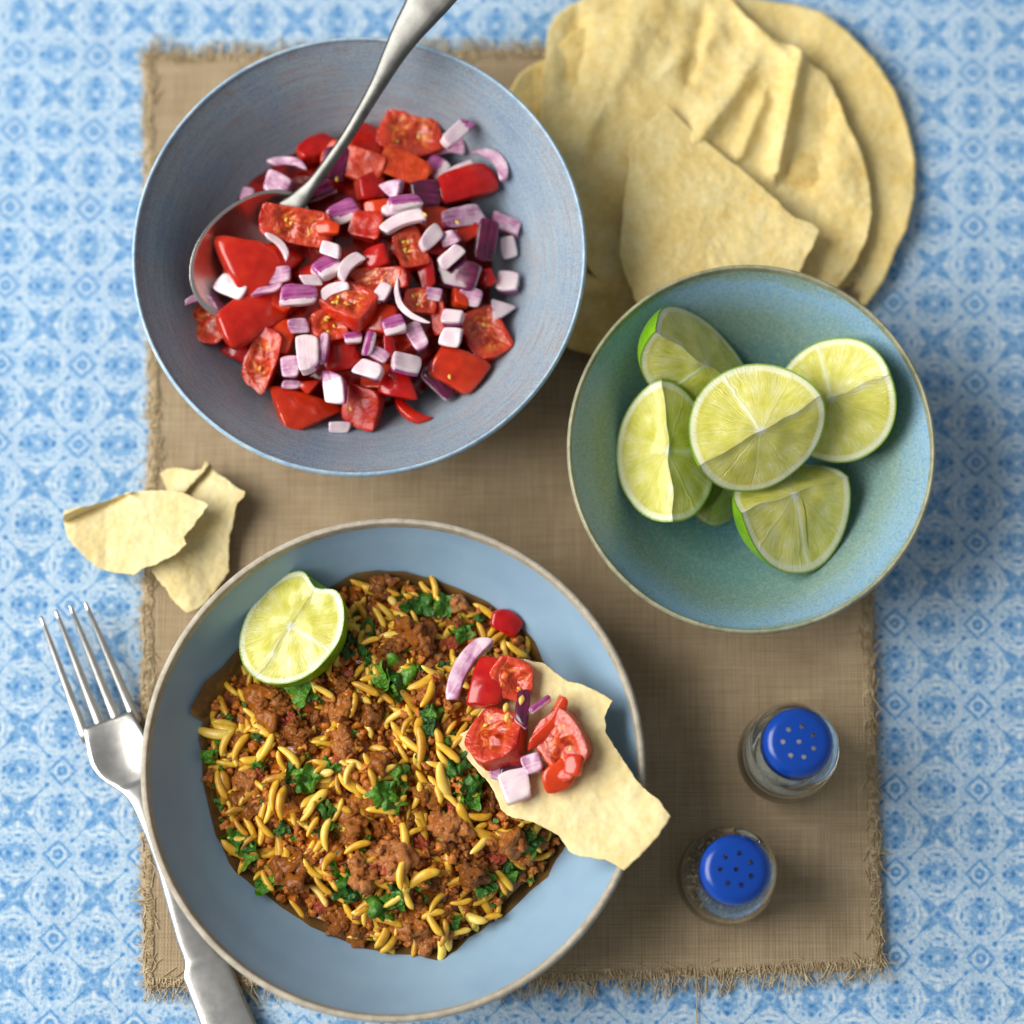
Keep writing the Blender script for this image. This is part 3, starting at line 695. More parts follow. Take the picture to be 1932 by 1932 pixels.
TS = [(1180, 560, 235, 205, -5, 'c', 3, 2, 'largest tomato chunk at the top edge of the salsa, cut face up'),
 (1010, 590, 160, 120, -10, 's', 0, -2, 'tomato piece tucked left of the largest chunk at the salsa top'),
 (790, 610, 150, 90, 35, 's', 0, 0, 'tomato piece peeping out just left of the spoon handle'),
 (960, 670, 250, 110, -20, 'e', 0, 2, 'long tomato slice right of the spoon handle, top of the salsa'),
 (1160, 690, 180, 110, -22, 'e', 0, 4, 'pale pink tomato piece just below the largest chunk'),
 (1020, 770, 100, 120, 0, 's', 0, 0, 'bright red tomato cube above the upright purple onion in mid salsa'),
 (1410, 765, 215, 120, 22, 's', 0, 5, 'orange red skin-side-up tomato wedge at upper right of the salsa'),
 (715, 925, 240, 150, -15, 'c', 5, 6, 'seedy cut tomato chunk crossing the spoon bowl edge'),
 (560, 1070, 240, 190, -8, 's', 0, 3, 'big shiny tomato chunk filling the bowl of the spoon'),
 (430, 1060, 120, 150, 80, 'e', 0, 0, 'tomato piece against the left rim inside the spoon bowl'),
 (1000, 930, 100, 120, 70, 'e', 0, 3, 'fleshy tomato piece beside the two long white onion strips'),
 (1050, 1055, 90, 75, 20, 's', 0, 4, 'small bright tomato cube near the centre of the salsa'),
 (1180, 1030, 110, 170, 15, 'c', 8, 0, 'seedy tomato pulp piece right of the salsa centre'),
 (1050, 1145, 210, 90, -3, 'c', 5, 2, 'narrow seedy tomato strip below the salsa centre'),
 (1240, 1120, 65, 120, 10, 's', 0, 0, 'thin upright tomato strip beside the dark purple onion patch'),
 (350, 1325, 170, 170, -20, 'c', 1, 0, 'tomato chunk furthest left in the salsa, below the spoon tip'),
 (530, 1300, 290, 150, 38, 's', 0, 3, 'long bright red tomato wedge below the spoon bowl'),
 (480, 1440, 120, 100, 10, 's', 0, -3, 'tomato piece at the lower left edge under the long wedge'),
 (575, 1480, 220, 120, 75, 'c', 3, 3, 'upright tomato wedge with pale flesh at lower left'),
 (920, 1250, 190, 150, -22, 'c', 6, 4, 'seedy tomato chunk in the middle, right of the magenta onion'),
 (850, 1335, 130, 130, 25, 'c', 6, 0, 'tomato chunk with a cluster of yellow seeds at lower middle'),
 (1070, 1320, 130, 110, 0, 's', 0, 0, 'dark red tomato piece below the curled white onion sliver'),
 (1220, 1235, 120, 100, -15, 'c', 8, 1, 'tomato pulp piece with bright yellow seeds inside the onion curl'),
 (1290, 1290, 55, 140, 3, 'e', 0, 1, 'narrow tomato stick left of the stacked white onion squares'),
 (1490, 1370, 230, 140, -62, 'c', 1, 2, 'tomato wedge at the right edge of the salsa'),
 (1375, 1515, 200, 140, -20, 's', 1, 4, 'rounded tomato chunk at lower right with one seed on it'),
 (730, 1690, 225, 150, -18, 's', 0, 2, 'orange red tomato chunk lowest in the salsa'),
 (990, 1665, 180, 130, 85, 'e', 0, 0, 'dark upright tomato piece at the bottom of the salsa'),
 (1130, 1585, 110, 150, 20, 's', 0, 1, 'bright tomato flap above the curled red strip at the bottom'),
 (1400, 950, 95, 75, 20, 's', 0, 0, 'small red cube between pale onions at right'),
 (1500, 1140, 60, 60, 0, 's', 0, 3, 'tiny red cube beside the white squares at the right edge'),
 (1390, 1215, 65, 90, 0, 's', 0, 2, 'small red piece touching a pale onion right of centre'),
 (640, 1380, 130, 120, 20, 's', 0, -2, 'tomato piece between the long red wedge and the white onions'),
 (1040, 860, 100, 65, 15, 's', 0, 3, 'small orange tomato strip left of the lilac topped onion'),
 (840, 935, 95, 50, -8, 's', 0, 9, 'tiny orange strip at the right end of the seedy spoon chunk'),
 (900, 1460, 140, 130, 0, 's', 0, -4, 'deep red tomato piece sunk between white onions, lower middle'),
 (1060, 1560, 120, 110, 0, 'e', 0, -4, 'deep red tomato piece sunk below the rounded white onion'),
 (760, 1585, 70, 45, 0, 's', 0, 2, 'tiny bright tomato scrap above the lowest orange chunk'),
 (1090, 1425, 45, 90, 8, 's', 0, 5, 'slim orange strip beside the white onion cube'),
 (800, 1150, 140, 120, 0, 's', 0, -5, 'dark tomato piece sunk beneath the magenta onion top'),
 (1300, 1000, 150, 120, 0, 's', 0, -5, 'dark tomato piece sunk beneath the onions right of centre'),
 (1150, 1400, 130, 120, 0, 'e', 0, -5, 'dark tomato piece sunk behind the white onion cube'),
 (650, 1230, 130, 110, 0, 'e', 0, -3, 'tomato piece sunk left of the magenta onion square'),
 (1270, 900, 120, 110, 0, 's', 0, -4, 'dark red tomato piece sunk beneath the long white onion strip')]
for zx, zy, l, w_, a, kd, ns, lift, lab in TS:
    p = place(zx, zy, lift * .0010 - .002); s = MPP(p.y * 0 + 480, p.z) * .46
    tomato(p, l * s * 1.13, w_ * s * 1.13, a, kd, lab, GT, ns=ns)
OS = [(1375, 540, 165, 60, 48, 'm', 3, 0, 'purple tipped onion spike pointing up at the top right of the salsa'),
 (1330, 625, 170, 75, 8, 'l', 1, .004, 'pale mauve onion arc under the purple spike'),
 (1505, 690, 190, 45, -52, 'l', 0, .005, 'greyish onion arc along the upper right edge of the salsa'),
 (1290, 690, 100, 90, 60, 'p', 0, 0, 'purple onion piece left of the white strip at upper right'),
 (1370, 710, 160, 55, 28, 'w', 4, 0, 'white onion strip lying above the orange tomato wedge'),
 (870, 670, 150, 120, 60, 'd', 1, 0, 'very dark purple onion piece right of the spoon handle'),
 (905, 865, 130, 100, 12, 'p', 1, 0, 'purple onion square right of the spoon neck'),
 (790, 790, 150, 70, 20, 'd', -1, 0, 'dark purple onion shaving between the spoon neck and purple square'),
 (670, 680, 170, 35, -8, 'l', 1, .002, 'thin pale onion sliver left of the spoon handle'),
 (640, 760, 130, 90, -35, 'l', 0, 0, 'pale onion piece left of the spoon neck'),
 (515, 805, 55, 65, 0, 'l', 0, 0, 'small pale onion bit furthest up the left side by the spoon'),
 (1150, 835, 150, 60, 8, 'p', 9, 0, 'lilac topped onion chunk above the centre'),
 (1140, 870, 150, 50, 4, 'w', 6, .002, 'white onion edge right under the lilac topped chunk'),
 (1150, 920, 200, 55, 20, 'w', 7, .002, 'long white onion strip with a yellow seed at its tip'),
 (1105, 780, 90, 70, 20, 'l', 5, 0, 'pale lilac onion bit above the lilac topped chunk'),
 (1240, 795, 130, 110, -5, 'd', 2, 0, 'dark purple onion square in the upper middle'),
 (1390, 890, 180, 85, 12, 'l', 2, 0, 'mauve onion piece carrying a bright yellow seed'),
 (1565, 920, 140, 75, -30, 'l', 1, 0, 'pale onion block at the far right edge, upper one'),
 (1585, 1015, 70, 95, 5, 'w', 1, 0, 'cream onion block at the far right edge, second down'),
 (1490, 990, 170, 90, 80, 'd', 5, 0, 'dark purple onion square with a thin white edge at right'),
 (1345, 1055, 125, 60, 38, 'w', 5, 0, 'white pointed onion piece left of the dark purple square'),
 (1262, 975, 120, 65, 55, 'w', 5, 0, 'white triangular onion piece right of the seedy pulp'),
 (1340, 980, 90, 55, 10, 'l', 3, 0, 'dull pale onion cube between two white pieces at right'),
 (1370, 1120, 190, 120, -18, 'd', 0, 0, 'large dark purple onion patch right of centre'),
 (1575, 1155, 95, 90, 5, 'w', 2, 0, 'striped white onion block at the far right edge, third down'),
 (1552, 1270, 90, 85, -20, 'w', 2, 0, 'white onion block at the far right edge, lowest one'),
 (855, 1025, 100, 60, -20, 'w', 8, 0, 'bright white onion block just right of the spoon bowl'),
 (630, 1010, 130, 30, -48, 'w', 9, .002, 'thin white onion sliver lying on the tomato in the spoon'),
 (938, 1100, 130, 60, 52, 'w', 5, .002, 'white onion piece standing diagonally left of centre'),
 (840, 1100, 120, 90, 32, 'p', 3, 0, 'purple onion piece below the bright white block'),
 (445, 1180, 155, 80, -30, 'w', 6, 0, 'striped white onion piece at the lower tip of the spoon'),
 (320, 1250, 135, 35, -4, 'l', 5, .003, 'pale onion arc at the far left edge of the salsa'),
 (590, 1190, 130, 32, 15, 'l', 5, 0, 'pale onion sliver between the striped piece and magenta square'),
 (720, 1215, 145, 90, 5, 'p', 7, 0, 'magenta onion square left of the centre'),
 (770, 1150, 95, 45, -5, 'w', 6, 0, 'little white topped onion bit above the magenta square'),
 (870, 1205, 145, 45, 25, 'w', 4, .002, 'white onion strip lying above the seedy middle tomato'),
 (1062, 1205, 90, 65, 50, 'w', 4, 0, 'small white onion piece left of the curled sliver'),
 (1190, 1240, 230, 24, -52, 'w', 9, -.005, 'thin white onion sliver curling round the yellow seeds'),
 (1275, 1205, 80, 50, -15, 'l', 2, 0, 'pale onion bit above the yellow seeds right of centre'),
 (1350, 1305, 90, 68, 0, 'w', 6, 0, 'top square of the stacked white onion squares at right'),
 (1350, 1385, 100, 78, -3, 'w', 7, 0, 'bottom square of the stacked white onion squares at right'),
 (1110, 1335, 100, 75, 15, 'p', 4, 0, 'purple onion piece under the curled white sliver'),
 (1205, 1375, 75, 110, 30, 'l', 1, 0, 'pale onion piece left of the stacked white squares'),
 (755, 1450, 165, 92, 95, 'w', 9, 0, 'tallest bright white onion block at lower left'),
 (690, 1505, 95, 85, 10, 'l', 4, 0, 'lilac onion piece left of the tallest white block'),
 (822, 1430, 120, 45, 85, 'l', 6, 0, 'pale lilac onion stick right of the tallest white block'),
 (722, 1335, 95, 60, 0, 'l', 5, 0, 'pale onion bit above the tallest white block'),
 (865, 1590, 150, 88, 105, 'm', 8, 0, 'white onion cube with magenta cap at the lower middle'),
 (1005, 1520, 115, 78, -18, 'w', 7, 0, 'rounded white onion piece at the lower middle'),
 (1162, 1488, 110, 92, -8, 'w', 8, 0, 'white onion cube right of the rounded white piece'),
 (1010, 1405, 110, 42, 75, 'p', 6, 0, 'upright magenta and white onion sliver at lower middle'),
 (1050, 1455, 90, 55, -35, 'l', 5, 0, 'lilac onion bit just above the rounded white piece'),
 (1290, 1560, 170, 80, -52, 'd', 0, 0, 'dark purple onion piece left of the rounded tomato at lower right'),
 (888, 1752, 95, 42, 2, 'w', -1, 0, 'cream onion bit lowest in the salsa beside the orange chunk'),
 (690, 1578, 85, 32, 0, 'l', 2, 0, 'pale onion sliver above the lowest orange tomato chunk'),
 (945, 1385, 75, 50, 10, 'p', 1, 0, 'small purple onion bit sunk in the lower middle'),
 (1425, 1215, 100, 75, -10, 'l', 2, 0, 'pale onion cube below the large dark purple patch'),
 (640, 1130, 110, 60, 12, 'l', 1, 0, 'dull mauve onion bit beside the spoon bowl')]
for zx, zy, l, w_, a, kd, lift, arc, lab in OS:
    p = place(zx, zy, lift * .0009); s = MPP(480, p.z) * .46
    onion(p, l * s * .98, w_ * s * .98, a, kd, lab, GO, arc=arc)
o = tomato(place(1190, 1680, .001), .017, .0045, -35, 's', 'curled bright red strip at the bottom right of the salsa', GT, arc=-.0025, H=.003)
for zx, zy, lift, lab in [(878, 735, 3.5, 'yellow tomato seed on the very dark purple onion'), (1372, 912, 5, 'bright yellow tomato seed on the mauve onion piece'), (1240, 880, 11, 'yellow tomato seed at the tip of the long white strip'), (935, 1675, 4, 'pale tomato seed between the bottom tomato pieces'), (1340, 1545, 8, 'tomato seed stuck on the rounded tomato at lower right')]:
    tag(obj('tomato_seed', SEED, None, place(zx, zy, lift * .001 + .001), (0, .2, zx)), lab, 'tomato seed', 'loose tomato seeds in the salsa')
# wet pulp that fills the heap
def mound(name, outline, zf, mat, rings=40, per=140):
    pts = []; n = len(outline)
    for i in range(n):
        a, b = outline[i], outline[(i + 1) % n]
        for j in range(per // n + 1): t = j / (per // n + 1); pts.append((a[0] + (b[0] - a[0]) * t, a[1] + (b[1] - a[1]) * t))
    cx = sum(p[0] for p in pts) / len(pts); cy = sum(p[1] for p in pts) / len(pts); m_ = len(pts)
    vs = [P(cx, cy, zf(cx, cy, 0))]; fs = []
    for r in range(1, rings + 1):
        s = r / rings
        for p in pts: u, v = cx + (p[0] - cx) * s, cy + (p[1] - cy) * s; vs.append(P(u, v, zf(u, v, s)))
    for k_ in range(m_): fs.append((0, 1 + (k_ + 1) % m_, 1 + k_))
    for r in range(rings - 1):
        for k_ in range(m_): k2 = (k_ + 1) % m_; b = 1 + r * m_; fs.append((b + k_, b + k2, b + m_ + k2, b + m_ + k_))
    n_ = (vs[fs[0][1]] - vs[0]).cross(vs[fs[0][2]] - vs[0])
    if n_.z < 0: fs = [tuple(reversed(f)) for f in fs]
    loc = Vector((vs[0].x, vs[0].y, min(v.z for v in vs)))
    return mesh(name, [v - loc for v in vs], fs, mat), loc
def zp(u, v, s):
    q = P(u, v, .03); e = max(0, min(1, (1 - s) * 6)); zi = salsa.zin(q.x, q.y)
    return zi + (max(zi, heap(u, v) - .0075 + .002 * noise.noise(q * 90)) - zi) * e + .0006
me, loc = mound('salsa_pulp', [(HC[0] + 268 * cos(a) , HC[1] - 262 * sin(a)) for a in [2 * pi * i / 24 for i in range(24)]], zp, M['pulp'])
tag(obj('salsa_pulp', me, None, loc), 'wet red tomato juice and pulp beneath the chopped salsa', 'tomato pulp', kind='stuff')
# ------------------------------------------------------------------ spoon
def ribbon(path, mat, name, parent=None, nr=16, cap=True):
    """path: (point, half width, half thickness, side vector or None)"""
    pts = [Vector(p[0]) for p in path]; vs, fs = [], []
    for i, (p, w_, t_) in enumerate(path):
        d = (pts[min(i + 1, len(pts) - 1)] - pts[max(i - 1, 0)]).normalized()
        s = d.cross(Vector((0, 0, 1))).normalized(); up = s.cross(d)
        for k_ in range(nr):
            a = 2 * pi * k_ / nr; ca, sa = cos(a), sin(a)
            vs.append(pts[i] + s * (w_ * math.copysign(abs(ca) ** .8, ca)) + up * (t_ * math.copysign(abs(sa) ** .9, sa)))
    for i in range(len(path) - 1):
        for k_ in range(nr): k2 = (k_ + 1) % nr; fs.append((i * nr + k_, (i + 1) * nr + k_, (i + 1) * nr + k2, i * nr + k2))
    if cap: fs.append(tuple(range(nr))); fs.append(tuple(reversed(range((len(path) - 1) * nr, len(path) * nr))))
    return vs, fs
spoon = empty('serving_spoon', P(485, 480, .03))
tag(spoon, 'worn metal serving spoon leaning across the rim of the salsa bowl', 'spoon')
hp = [(905, -150, .098, 62, 1.3), (850, -60, .090, 56, 1.3), (815, -10, .085, 50, 1.3), (795, 20, .082, 43, 1.4), (768, 60, .077, 34, 1.5), (742, 105, .072, 25, 1.6), (716, 155, .067, 18, 1.8), (690, 200, .063, 15, 2.0), (655, 258, .058, 13.5, 2.1), (620, 308, .054, 13.5, 2.0), (592, 345, .051, 14, 1.8), (576, 364, .0492, 18, 1.4), (560, 382, .0478, 22, 1.1), (546, 396, .0462, 26, .8), (534, 408, .0446, 28, .5)]
cur = smooth_profile([(a, b, z, w_, t_) for a, b, z, w_, t_ in hp], 5)
path = [(P(a, b, z) - spoon.location, .88 * w_ * MPP(300, z), t_ * .001) for a, b, z, w_, t_ in cur]
vs, fs = ribbon(path, None, None); obj('handle', mesh('handle', vs, fs, M['steel2']), spoon)
# spoon bowl: half ellipsoid shell
c0 = P(478, 478, .0435) - spoon.location; n0 = P(562, 380, .0435) - spoon.location
axl = (n0 - c0); Ll = axl.length * 1.02; ex = axl.normalized(); ez = Vector((.42, -.12, 1)); ez = (ez - ex * ez.dot(ex)).normalized(); ey = ez.cross(ex)
Wl = 98 * MPP(480, .045); vs, fs = [], []; na, nrg = 56, 12
for sh in (0, 1):
    for i in range(nrg + 1):
        s = i / nrg
        for k_ in range(na):
            a = 2 * pi * k_ / na; wv = Wl * (1 - .10 * cos(a))
            dep = .011 * (1 - s ** 2.4)
            vs.append(c0 + ex * (cos(a) * s * Ll * 1.05) + ey * (sin(a) * s * wv) - ez * (dep + sh * .0012 * (1 if i < nrg else .8)))
for sh in (0, 1):
    for i in range(nrg):
        for k_ in range(na):
            k2 = (k_ + 1) % na; b = sh * (nrg + 1) * na + i * na; f = (b + k_, b + na + k_, b + na + k2, b + k2); fs.append(f if sh == 0 else tuple(reversed(f)))
b = nrg * na; b2 = (2 * nrg + 1) * na
for k_ in range(na): k2 = (k_ + 1) % na; fs.append((b + k_, b2 + k_, b2 + k2, b + k2))
obj('spoon_bowl', mesh('spoon_bowl', vs, fs, M['steel']), spoon)
# ------------------------------------------------------------------ fork
fork = empty('dinner_fork', P(212, 1378, .002))
tag(fork, 'steel dinner fork lying on the tablecloth half under the curry bowl rim', 'fork')
fl = fork.location
TZ = lambda v: .016 - .011 * min(1, max(0, (v - 1140) / 190)) ** .7
tips = [(77, 1163), (105, 1151), (132, 1142), (161, 1137)]; roots = [(165, 1400), (197, 1388), (228, 1376), (259, 1364)]
for a, b in zip(tips, roots):
    pl = []
    for i in range(15):
        t = i / 14; u, v = a[0] + (b[0] - a[0]) * t, a[1] + (b[1] - a[1]) * t
        pl.append((P(u, v, TZ(v)) - fl, (3.6 + 6.6 * t ** .8) * MPP(v, .01), .0007 + .0005 * t))
    vs, fs = ribbon(pl, None, None, nr=10); obj('tine', mesh('tine', vs, fs, M['steel']), fork)
ax0, ax1 = (212, 1382), (430, 1932)
def axp(v): t = (v - 1382) / 550; return 212 + 218 * t
body = [(1358, 49, .0056), (1400, 56, .0060), (1430, 58, .0066), (1455, 50, .0078), (1475, 34, .0094), (1492, 23, .011), (1515, 17, .0125), (1560, 15, .0135), (1620, 16, .0130), (1680, 22, .0115), (1730, 28, .0100), (1770, 32, .0088), (1800, 33, .0080), (1812, 36, .0078), (1828, 46, .0074), (1850, 47, .0072), (1900, 48, .0068), (1950, 50, .0064), (2050, 53, .006), (2100, 50, .006), (2120, 30, .006)]
cur = smooth_profile(body, 4); px = Vector((cos(R(20)), sin(R(20)), 0))
vs, fs = [], []; nc = 14
for sh in (0, 1):
    for v, w_, z in cur:
        q = P(axp(v), v, z); wm = w_ * MPP(v, z)
        dish = .0026 * math.exp(-((v - 1420) / 50) ** 2)
        for c_ in range(nc + 1):
            t = -1 + 2 * c_ / nc
            th = (.0011 + .0014 * math.exp(-((v - 1560) / 120) ** 2)) * math.sqrt(max(0.02, 1 - t ** 4))
            zc = dish * t * t + (.0005 * (1 - t * t) if v > 1480 else 0)
            vs.append(q + px * (wm * t) + Vector((0, 0, zc + (th if sh == 0 else -th) * .6)) - fl)
n_ = len(cur)
for sh in (0, 1):
    for i in range(n_ - 1):
        for c_ in range(nc):
            b = sh * n_ * (nc + 1) + i * (nc + 1) + c_; f = (b, b + nc + 1, b + nc + 2, b + 1); fs.append(f if sh == 0 else tuple(reversed(f)))
T_ = n_ * (nc + 1)
for i in range(n_ - 1):
    for c_ in (0, nc): b = i * (nc + 1) + c_; f = (b, b + T_, b + T_ + nc + 1, b + nc + 1); fs.append(f if c_ == 0 else tuple(reversed(f)))
for c_ in range(nc): fs.append((c_, c_ + 1, T_ + c_ + 1, T_ + c_))
obj('handle', mesh('handle', vs, fs, M['steel']), fork)
# ------------------------------------------------------------------ shakers
def shaker(ub, vb, label, fill):
    base = P(ub, vb, 0); base.z = .0040
    root = empty('salt_shaker' if fill == 'salt' else 'pepper_shaker', base); tag(root, label, 'shaker', 'blue topped glass shakers')
    outp = [(1e-5, .0), (.0150, .0), (.0180, .0012), (.0198, .006), (.0205, .014), (.0203, .026), (.0194, .038), (.0176, .048), (.0146, .054), (.0130, .056)]
    inp = [(.0118, .056), (.0132, .053), (.0160, .047), (.0179, .038), (.0188, .026), (.0187, .012), (.0160, .006), (1e-5, .005)]
    lathe('glass_body', smooth_profile(outp, 5) + smooth_profile(inp, 5), M['glass'], root, 96)
    h = .034 if fill == 'pepper' else .0075
    ci = [(1e-5, .0056), (.0150, .0066), (.0172, .0125), (.0176, .026), (.0174, .040)]
    ci = [p for p in ci if p[1] < h] + [(.0150 if fill == 'salt' else .0168, h)]
    lathe('packed_' + fill, ci + [(.012, h + .0012), (1e-5, h + .002)], M[fill], root, 48)
    if fill == 'pepper':
        vs, fs = [], []; r_ = random.Random(3)
        for i in range(1400):
            a, z = r_.uniform(0, 2 * pi), r_.uniform(.012, .044); rr = (.0176 if z < .036 else .0176 - (z - .036) * .35) * (1 if r_.random() < .6 else r_.uniform(.5, 1))
            if rr < .0174: z = .037 + r_.uniform(0, .002)
            c_ = Vector((rr * cos(a), rr * sin(a), z)); s = r_.uniform(.0005, .0013); b = len(vs)
            for _ in range(4): vs.append(c_ + Vector([r_.uniform(-1, 1) for _ in range(3)]).normalized() * s)
            fs += [(b, b + 1, b + 2), (b, b + 3, b + 1), (b + 1, b + 3, b + 2), (b, b + 2, b + 3)]
        o = obj('pepper_grains', mesh('pepper_grains', vs, fs, [M['pepperg']], smooth=False), root); o['kind'] = 'stuff'
    # lid with eight real holes
    Rl, ht = .0138, .0665; pts, loops = [], []
    def circ(cx, cy, r, n): b = len(pts); pts.extend(Vector((cx + r * cos(2 * pi * i / n), cy + r * sin(2 * pi * i / n))) for i in range(n)); loops.append(list(range(b, b + n)))
    circ(0, 0, Rl, 72)
    hs = [(0, 0)] + [(.0064 * cos(R(a)), .0064 * sin(R(a))) for a in (130, 78, 25, -24, -73, -122, 180)]
    for x, y in hs: circ(x, y, .00098, 14)
    for rr in (.0035, .0092, .0106, .0118, .0127, .0132):
        for i in range(40):
            a = 2 * pi * i / 40; p = Vector((rr * cos(a), rr * sin(a)))
            if all((p - Vector(h_)).length > .0015 for h_ in hs): pts.append(p)
    edges = [(l[i], l[(i + 1) % len(l)]) for l in loops for i in range(len(l))]
    v2, _, f2, ov, _, _ = geometry.delaunay_2d_cdt(pts, edges, [], 0, 1e-7)
    zt = lambda r: ht + .0012 * (1 - (r / Rl) ** 2) - .0026 * max(0, (r - .0105) / (Rl - .0105)) ** 2.2
    vs = [(p.x, p.y, zt(p.length)) for p in v2]; fs = []
    for f in f2:
        c_ = sum((v2[i] for i in f), Vector((0, 0))) / len(f)
        if any((c_ - Vector(h_)).length < .00096 for h_ in hs) or c_.length > Rl: continue
        a = v2[f[1]] - v2[f[0]]; b = v2[f[2]] - v2[f[0]]; fs.append(tuple(f) if a.x * b.y - a.y * b.x > 0 else tuple(reversed(f)))
    for x, y in hs:                                              # walls of the holes
        b = len(vs); n = 14
        for dz in (0, -.0016):
            for i in range(n): a = 2 * pi * i / n; X, Y = x + .00098 * cos(a), y + .00098 * sin(a); vs.append((X, Y, zt(math.hypot(X, Y)) + dz))
        for i in range(n): i2 = (i + 1) % n; fs.append((b + i, b + n + i, b + n + i2, b + i2))
    b = len(vs); n = 72; sk = [(Rl, zt(Rl)), (Rl + .0001, ht - .004), (Rl + .0002, .0545), (Rl - .0009, .0545), (Rl - .0010, ht - .0035), (.0001, ht - .0035)][:4]
    for r_, z_ in sk:
        for i in range(n): a = 2 * pi * i / n; rr = r_ * (1 + (.004 * (i % 3 == 0) if z_ < ht - .003 else 0)); vs.append((rr * cos(a), rr * sin(a), z_))
    for j in range(3):
        for i in range(n): i2 = (i + 1) % n; fs.append((b + j * n + i, b + (j + 1) * n + i, b + (j + 1) * n + i2, b + j * n + i2))
    lid = obj('lid', mesh('lid', vs, fs, M['plastic']), root)
    return root
shaker(1476, 1432, 'glass salt shaker with a bright blue lid, nearer the lime bowl, its glass clear', 'salt')
shaker(1364, 1659, 'glass pepper shaker with a blue lid, dark cracked pepper showing round it', 'pepper')
# ------------------------------------------------------------------ keema and rice
MO = [(390, 1395), (400, 1335), (425, 1290), (455, 1262), (520, 1200), (600, 1135), (660, 1098), (715, 1087), (775, 1092), (850, 1116), (915, 1145), (962, 1185), (1000, 1218), (1022, 1262), (1050, 1330), (1070, 1420), (1075, 1500), (1058, 1585), (1022, 1645), (960, 1705), (880, 1760), (835, 1798), (775, 1792), (690, 1780), (590, 1738), (520, 1690), (455, 1640), (418, 1570), (396, 1480)]
MC = (735, 1440)
_m = []
for i in range(len(MO)):
    a, b = MO[i], MO[(i + 1) % len(MO)]
    for j in range(4):
        t = j / 4; u, v = a[0] + (b[0] - a[0]) * t, a[1] + (b[1] - a[1]) * t; _m.append((u + 5 * noise.noise((u * .03, v * .03, 1)), v + 5 * noise.noise((u * .03, v * .03, 6))))
MO = _m
def inside(u, v, poly):
    c_ = False; n = len(poly)
    for i in range(n):
        (x1, y1), (x2, y2) = poly[i], poly[(i + 1) % n]
        if (y1 > v) != (y2 > v) and u < (x2 - x1) * (v - y1) / (y2 - y1) + x1: c_ = not c_
    return c_
def edge_d(u, v): return min(seg_d(u, v, MO[i], MO[(i + 1) % len(MO)])[0] for i in range(len(MO)))
def zcurry(u, v):
    d = edge_d(u, v) if inside(u, v, MO) else 0
    q = P(u, v, .02); zi = curry.zin(q.x, q.y)
    t = min(1, d / 190); return zi + .0015 + (.0345 - zi) * (1 - (1 - t) ** 2.2) * (t > 0) * .93 + (.0072 * noise.noise(q * 48) + .0026 * noise.noise(q * 115)) * min(1, t * 1.6)
kc = P(MC[0], MC[1], .0115)
keema = empty('keema_and_rice', kc)
tag(keema, 'brown minced meat curry mixed with yellow rice and coriander filling the pale blue bowl', 'curry')
def zb(u, v, s):
    q = P(u, v, .02); return max(curry.zin(q.x, q.y) + .0004, zcurry(u, v) - .0009 + .0016 * noise.noise(q * 150) + .0008 * noise.noise(q * 380))
me, loc = mound('sauce', [(MC[0] + (u - MC[0]) * .975, MC[1] + (v - MC[1]) * .975) for u, v in MO], zb, M['sauce'], rings=90, per=260); o = obj('sauce', me, keema, loc - kc)
# thin oily pool round the mound
pool = [(MC[0] + (u - MC[0]) * 1.035, MC[1] + (v - MC[1]) * 1.035) for u, v in MO]
pool = [(u - (26 if u < 480 and v < 1360 else 0), v) for u, v in pool]
me, loc = mound('oil_pool', pool, lambda u, v, s: (lambda q: curry.zin(q.x, q.y) + .0007 * (1 - s ** 8) + .0001)(P(u, v, .02)), M['oil'], rings=20, per=200); obj('oil_pool', me, keema, loc - kc)
def lump_mesh(seedn):
    """a crumb of mince: many small grains stuck together"""
    import bmesh
    bm = bmesh.new(); bmesh.ops.create_icosphere(bm, subdivisions=3, radius=1)
    bv = [v.co.copy() for v in bm.verts]; bf = [tuple(v.index for v in f.verts) for f in bm.faces]; bm.free()
    r_ = random.Random(seedn); vs, fs = [], []; sx, sy, sz = r_.uniform(.8, 1.3), r_.uniform(.7, 1.0), r_.uniform(.55, .7)
    for q in range(26):
        d = Vector([r_.gauss(0, 1) for _ in range(3)]).normalized() * r_.uniform(.25, .95); c_ = Vector((d.x * sx, d.y * sy, d.z * sz))
        rr = r_.uniform(.2, .5); b = len(vs); el = Vector((r_.uniform(.7, 1.3), r_.uniform(.7, 1.3), r_.uniform(.6, 1)))
        for v in bv:
            k_ = rr * (1 + .75 * noise.noise(v * 1.3 + c_ * 5) + .3 * noise.noise(v * 3.1 + c_ * 9)); vs.append(c_ + Vector((v.x * el.x, v.y * el.y, v.z * el.z)) * k_)
        fs += [tuple(i + b for i in f) for f in bf]
    return mesh('mince_lump', vs, fs, M['mince'])
LUMPS = [lump_mesh(i) for i in range(9)]
STEW = []
for i in range(4):
    me = lump_mesh(i + 40); me.name = 'tomato_bit'; me.materials.clear(); me.materials.append(M['stew']); STEW.append(me)
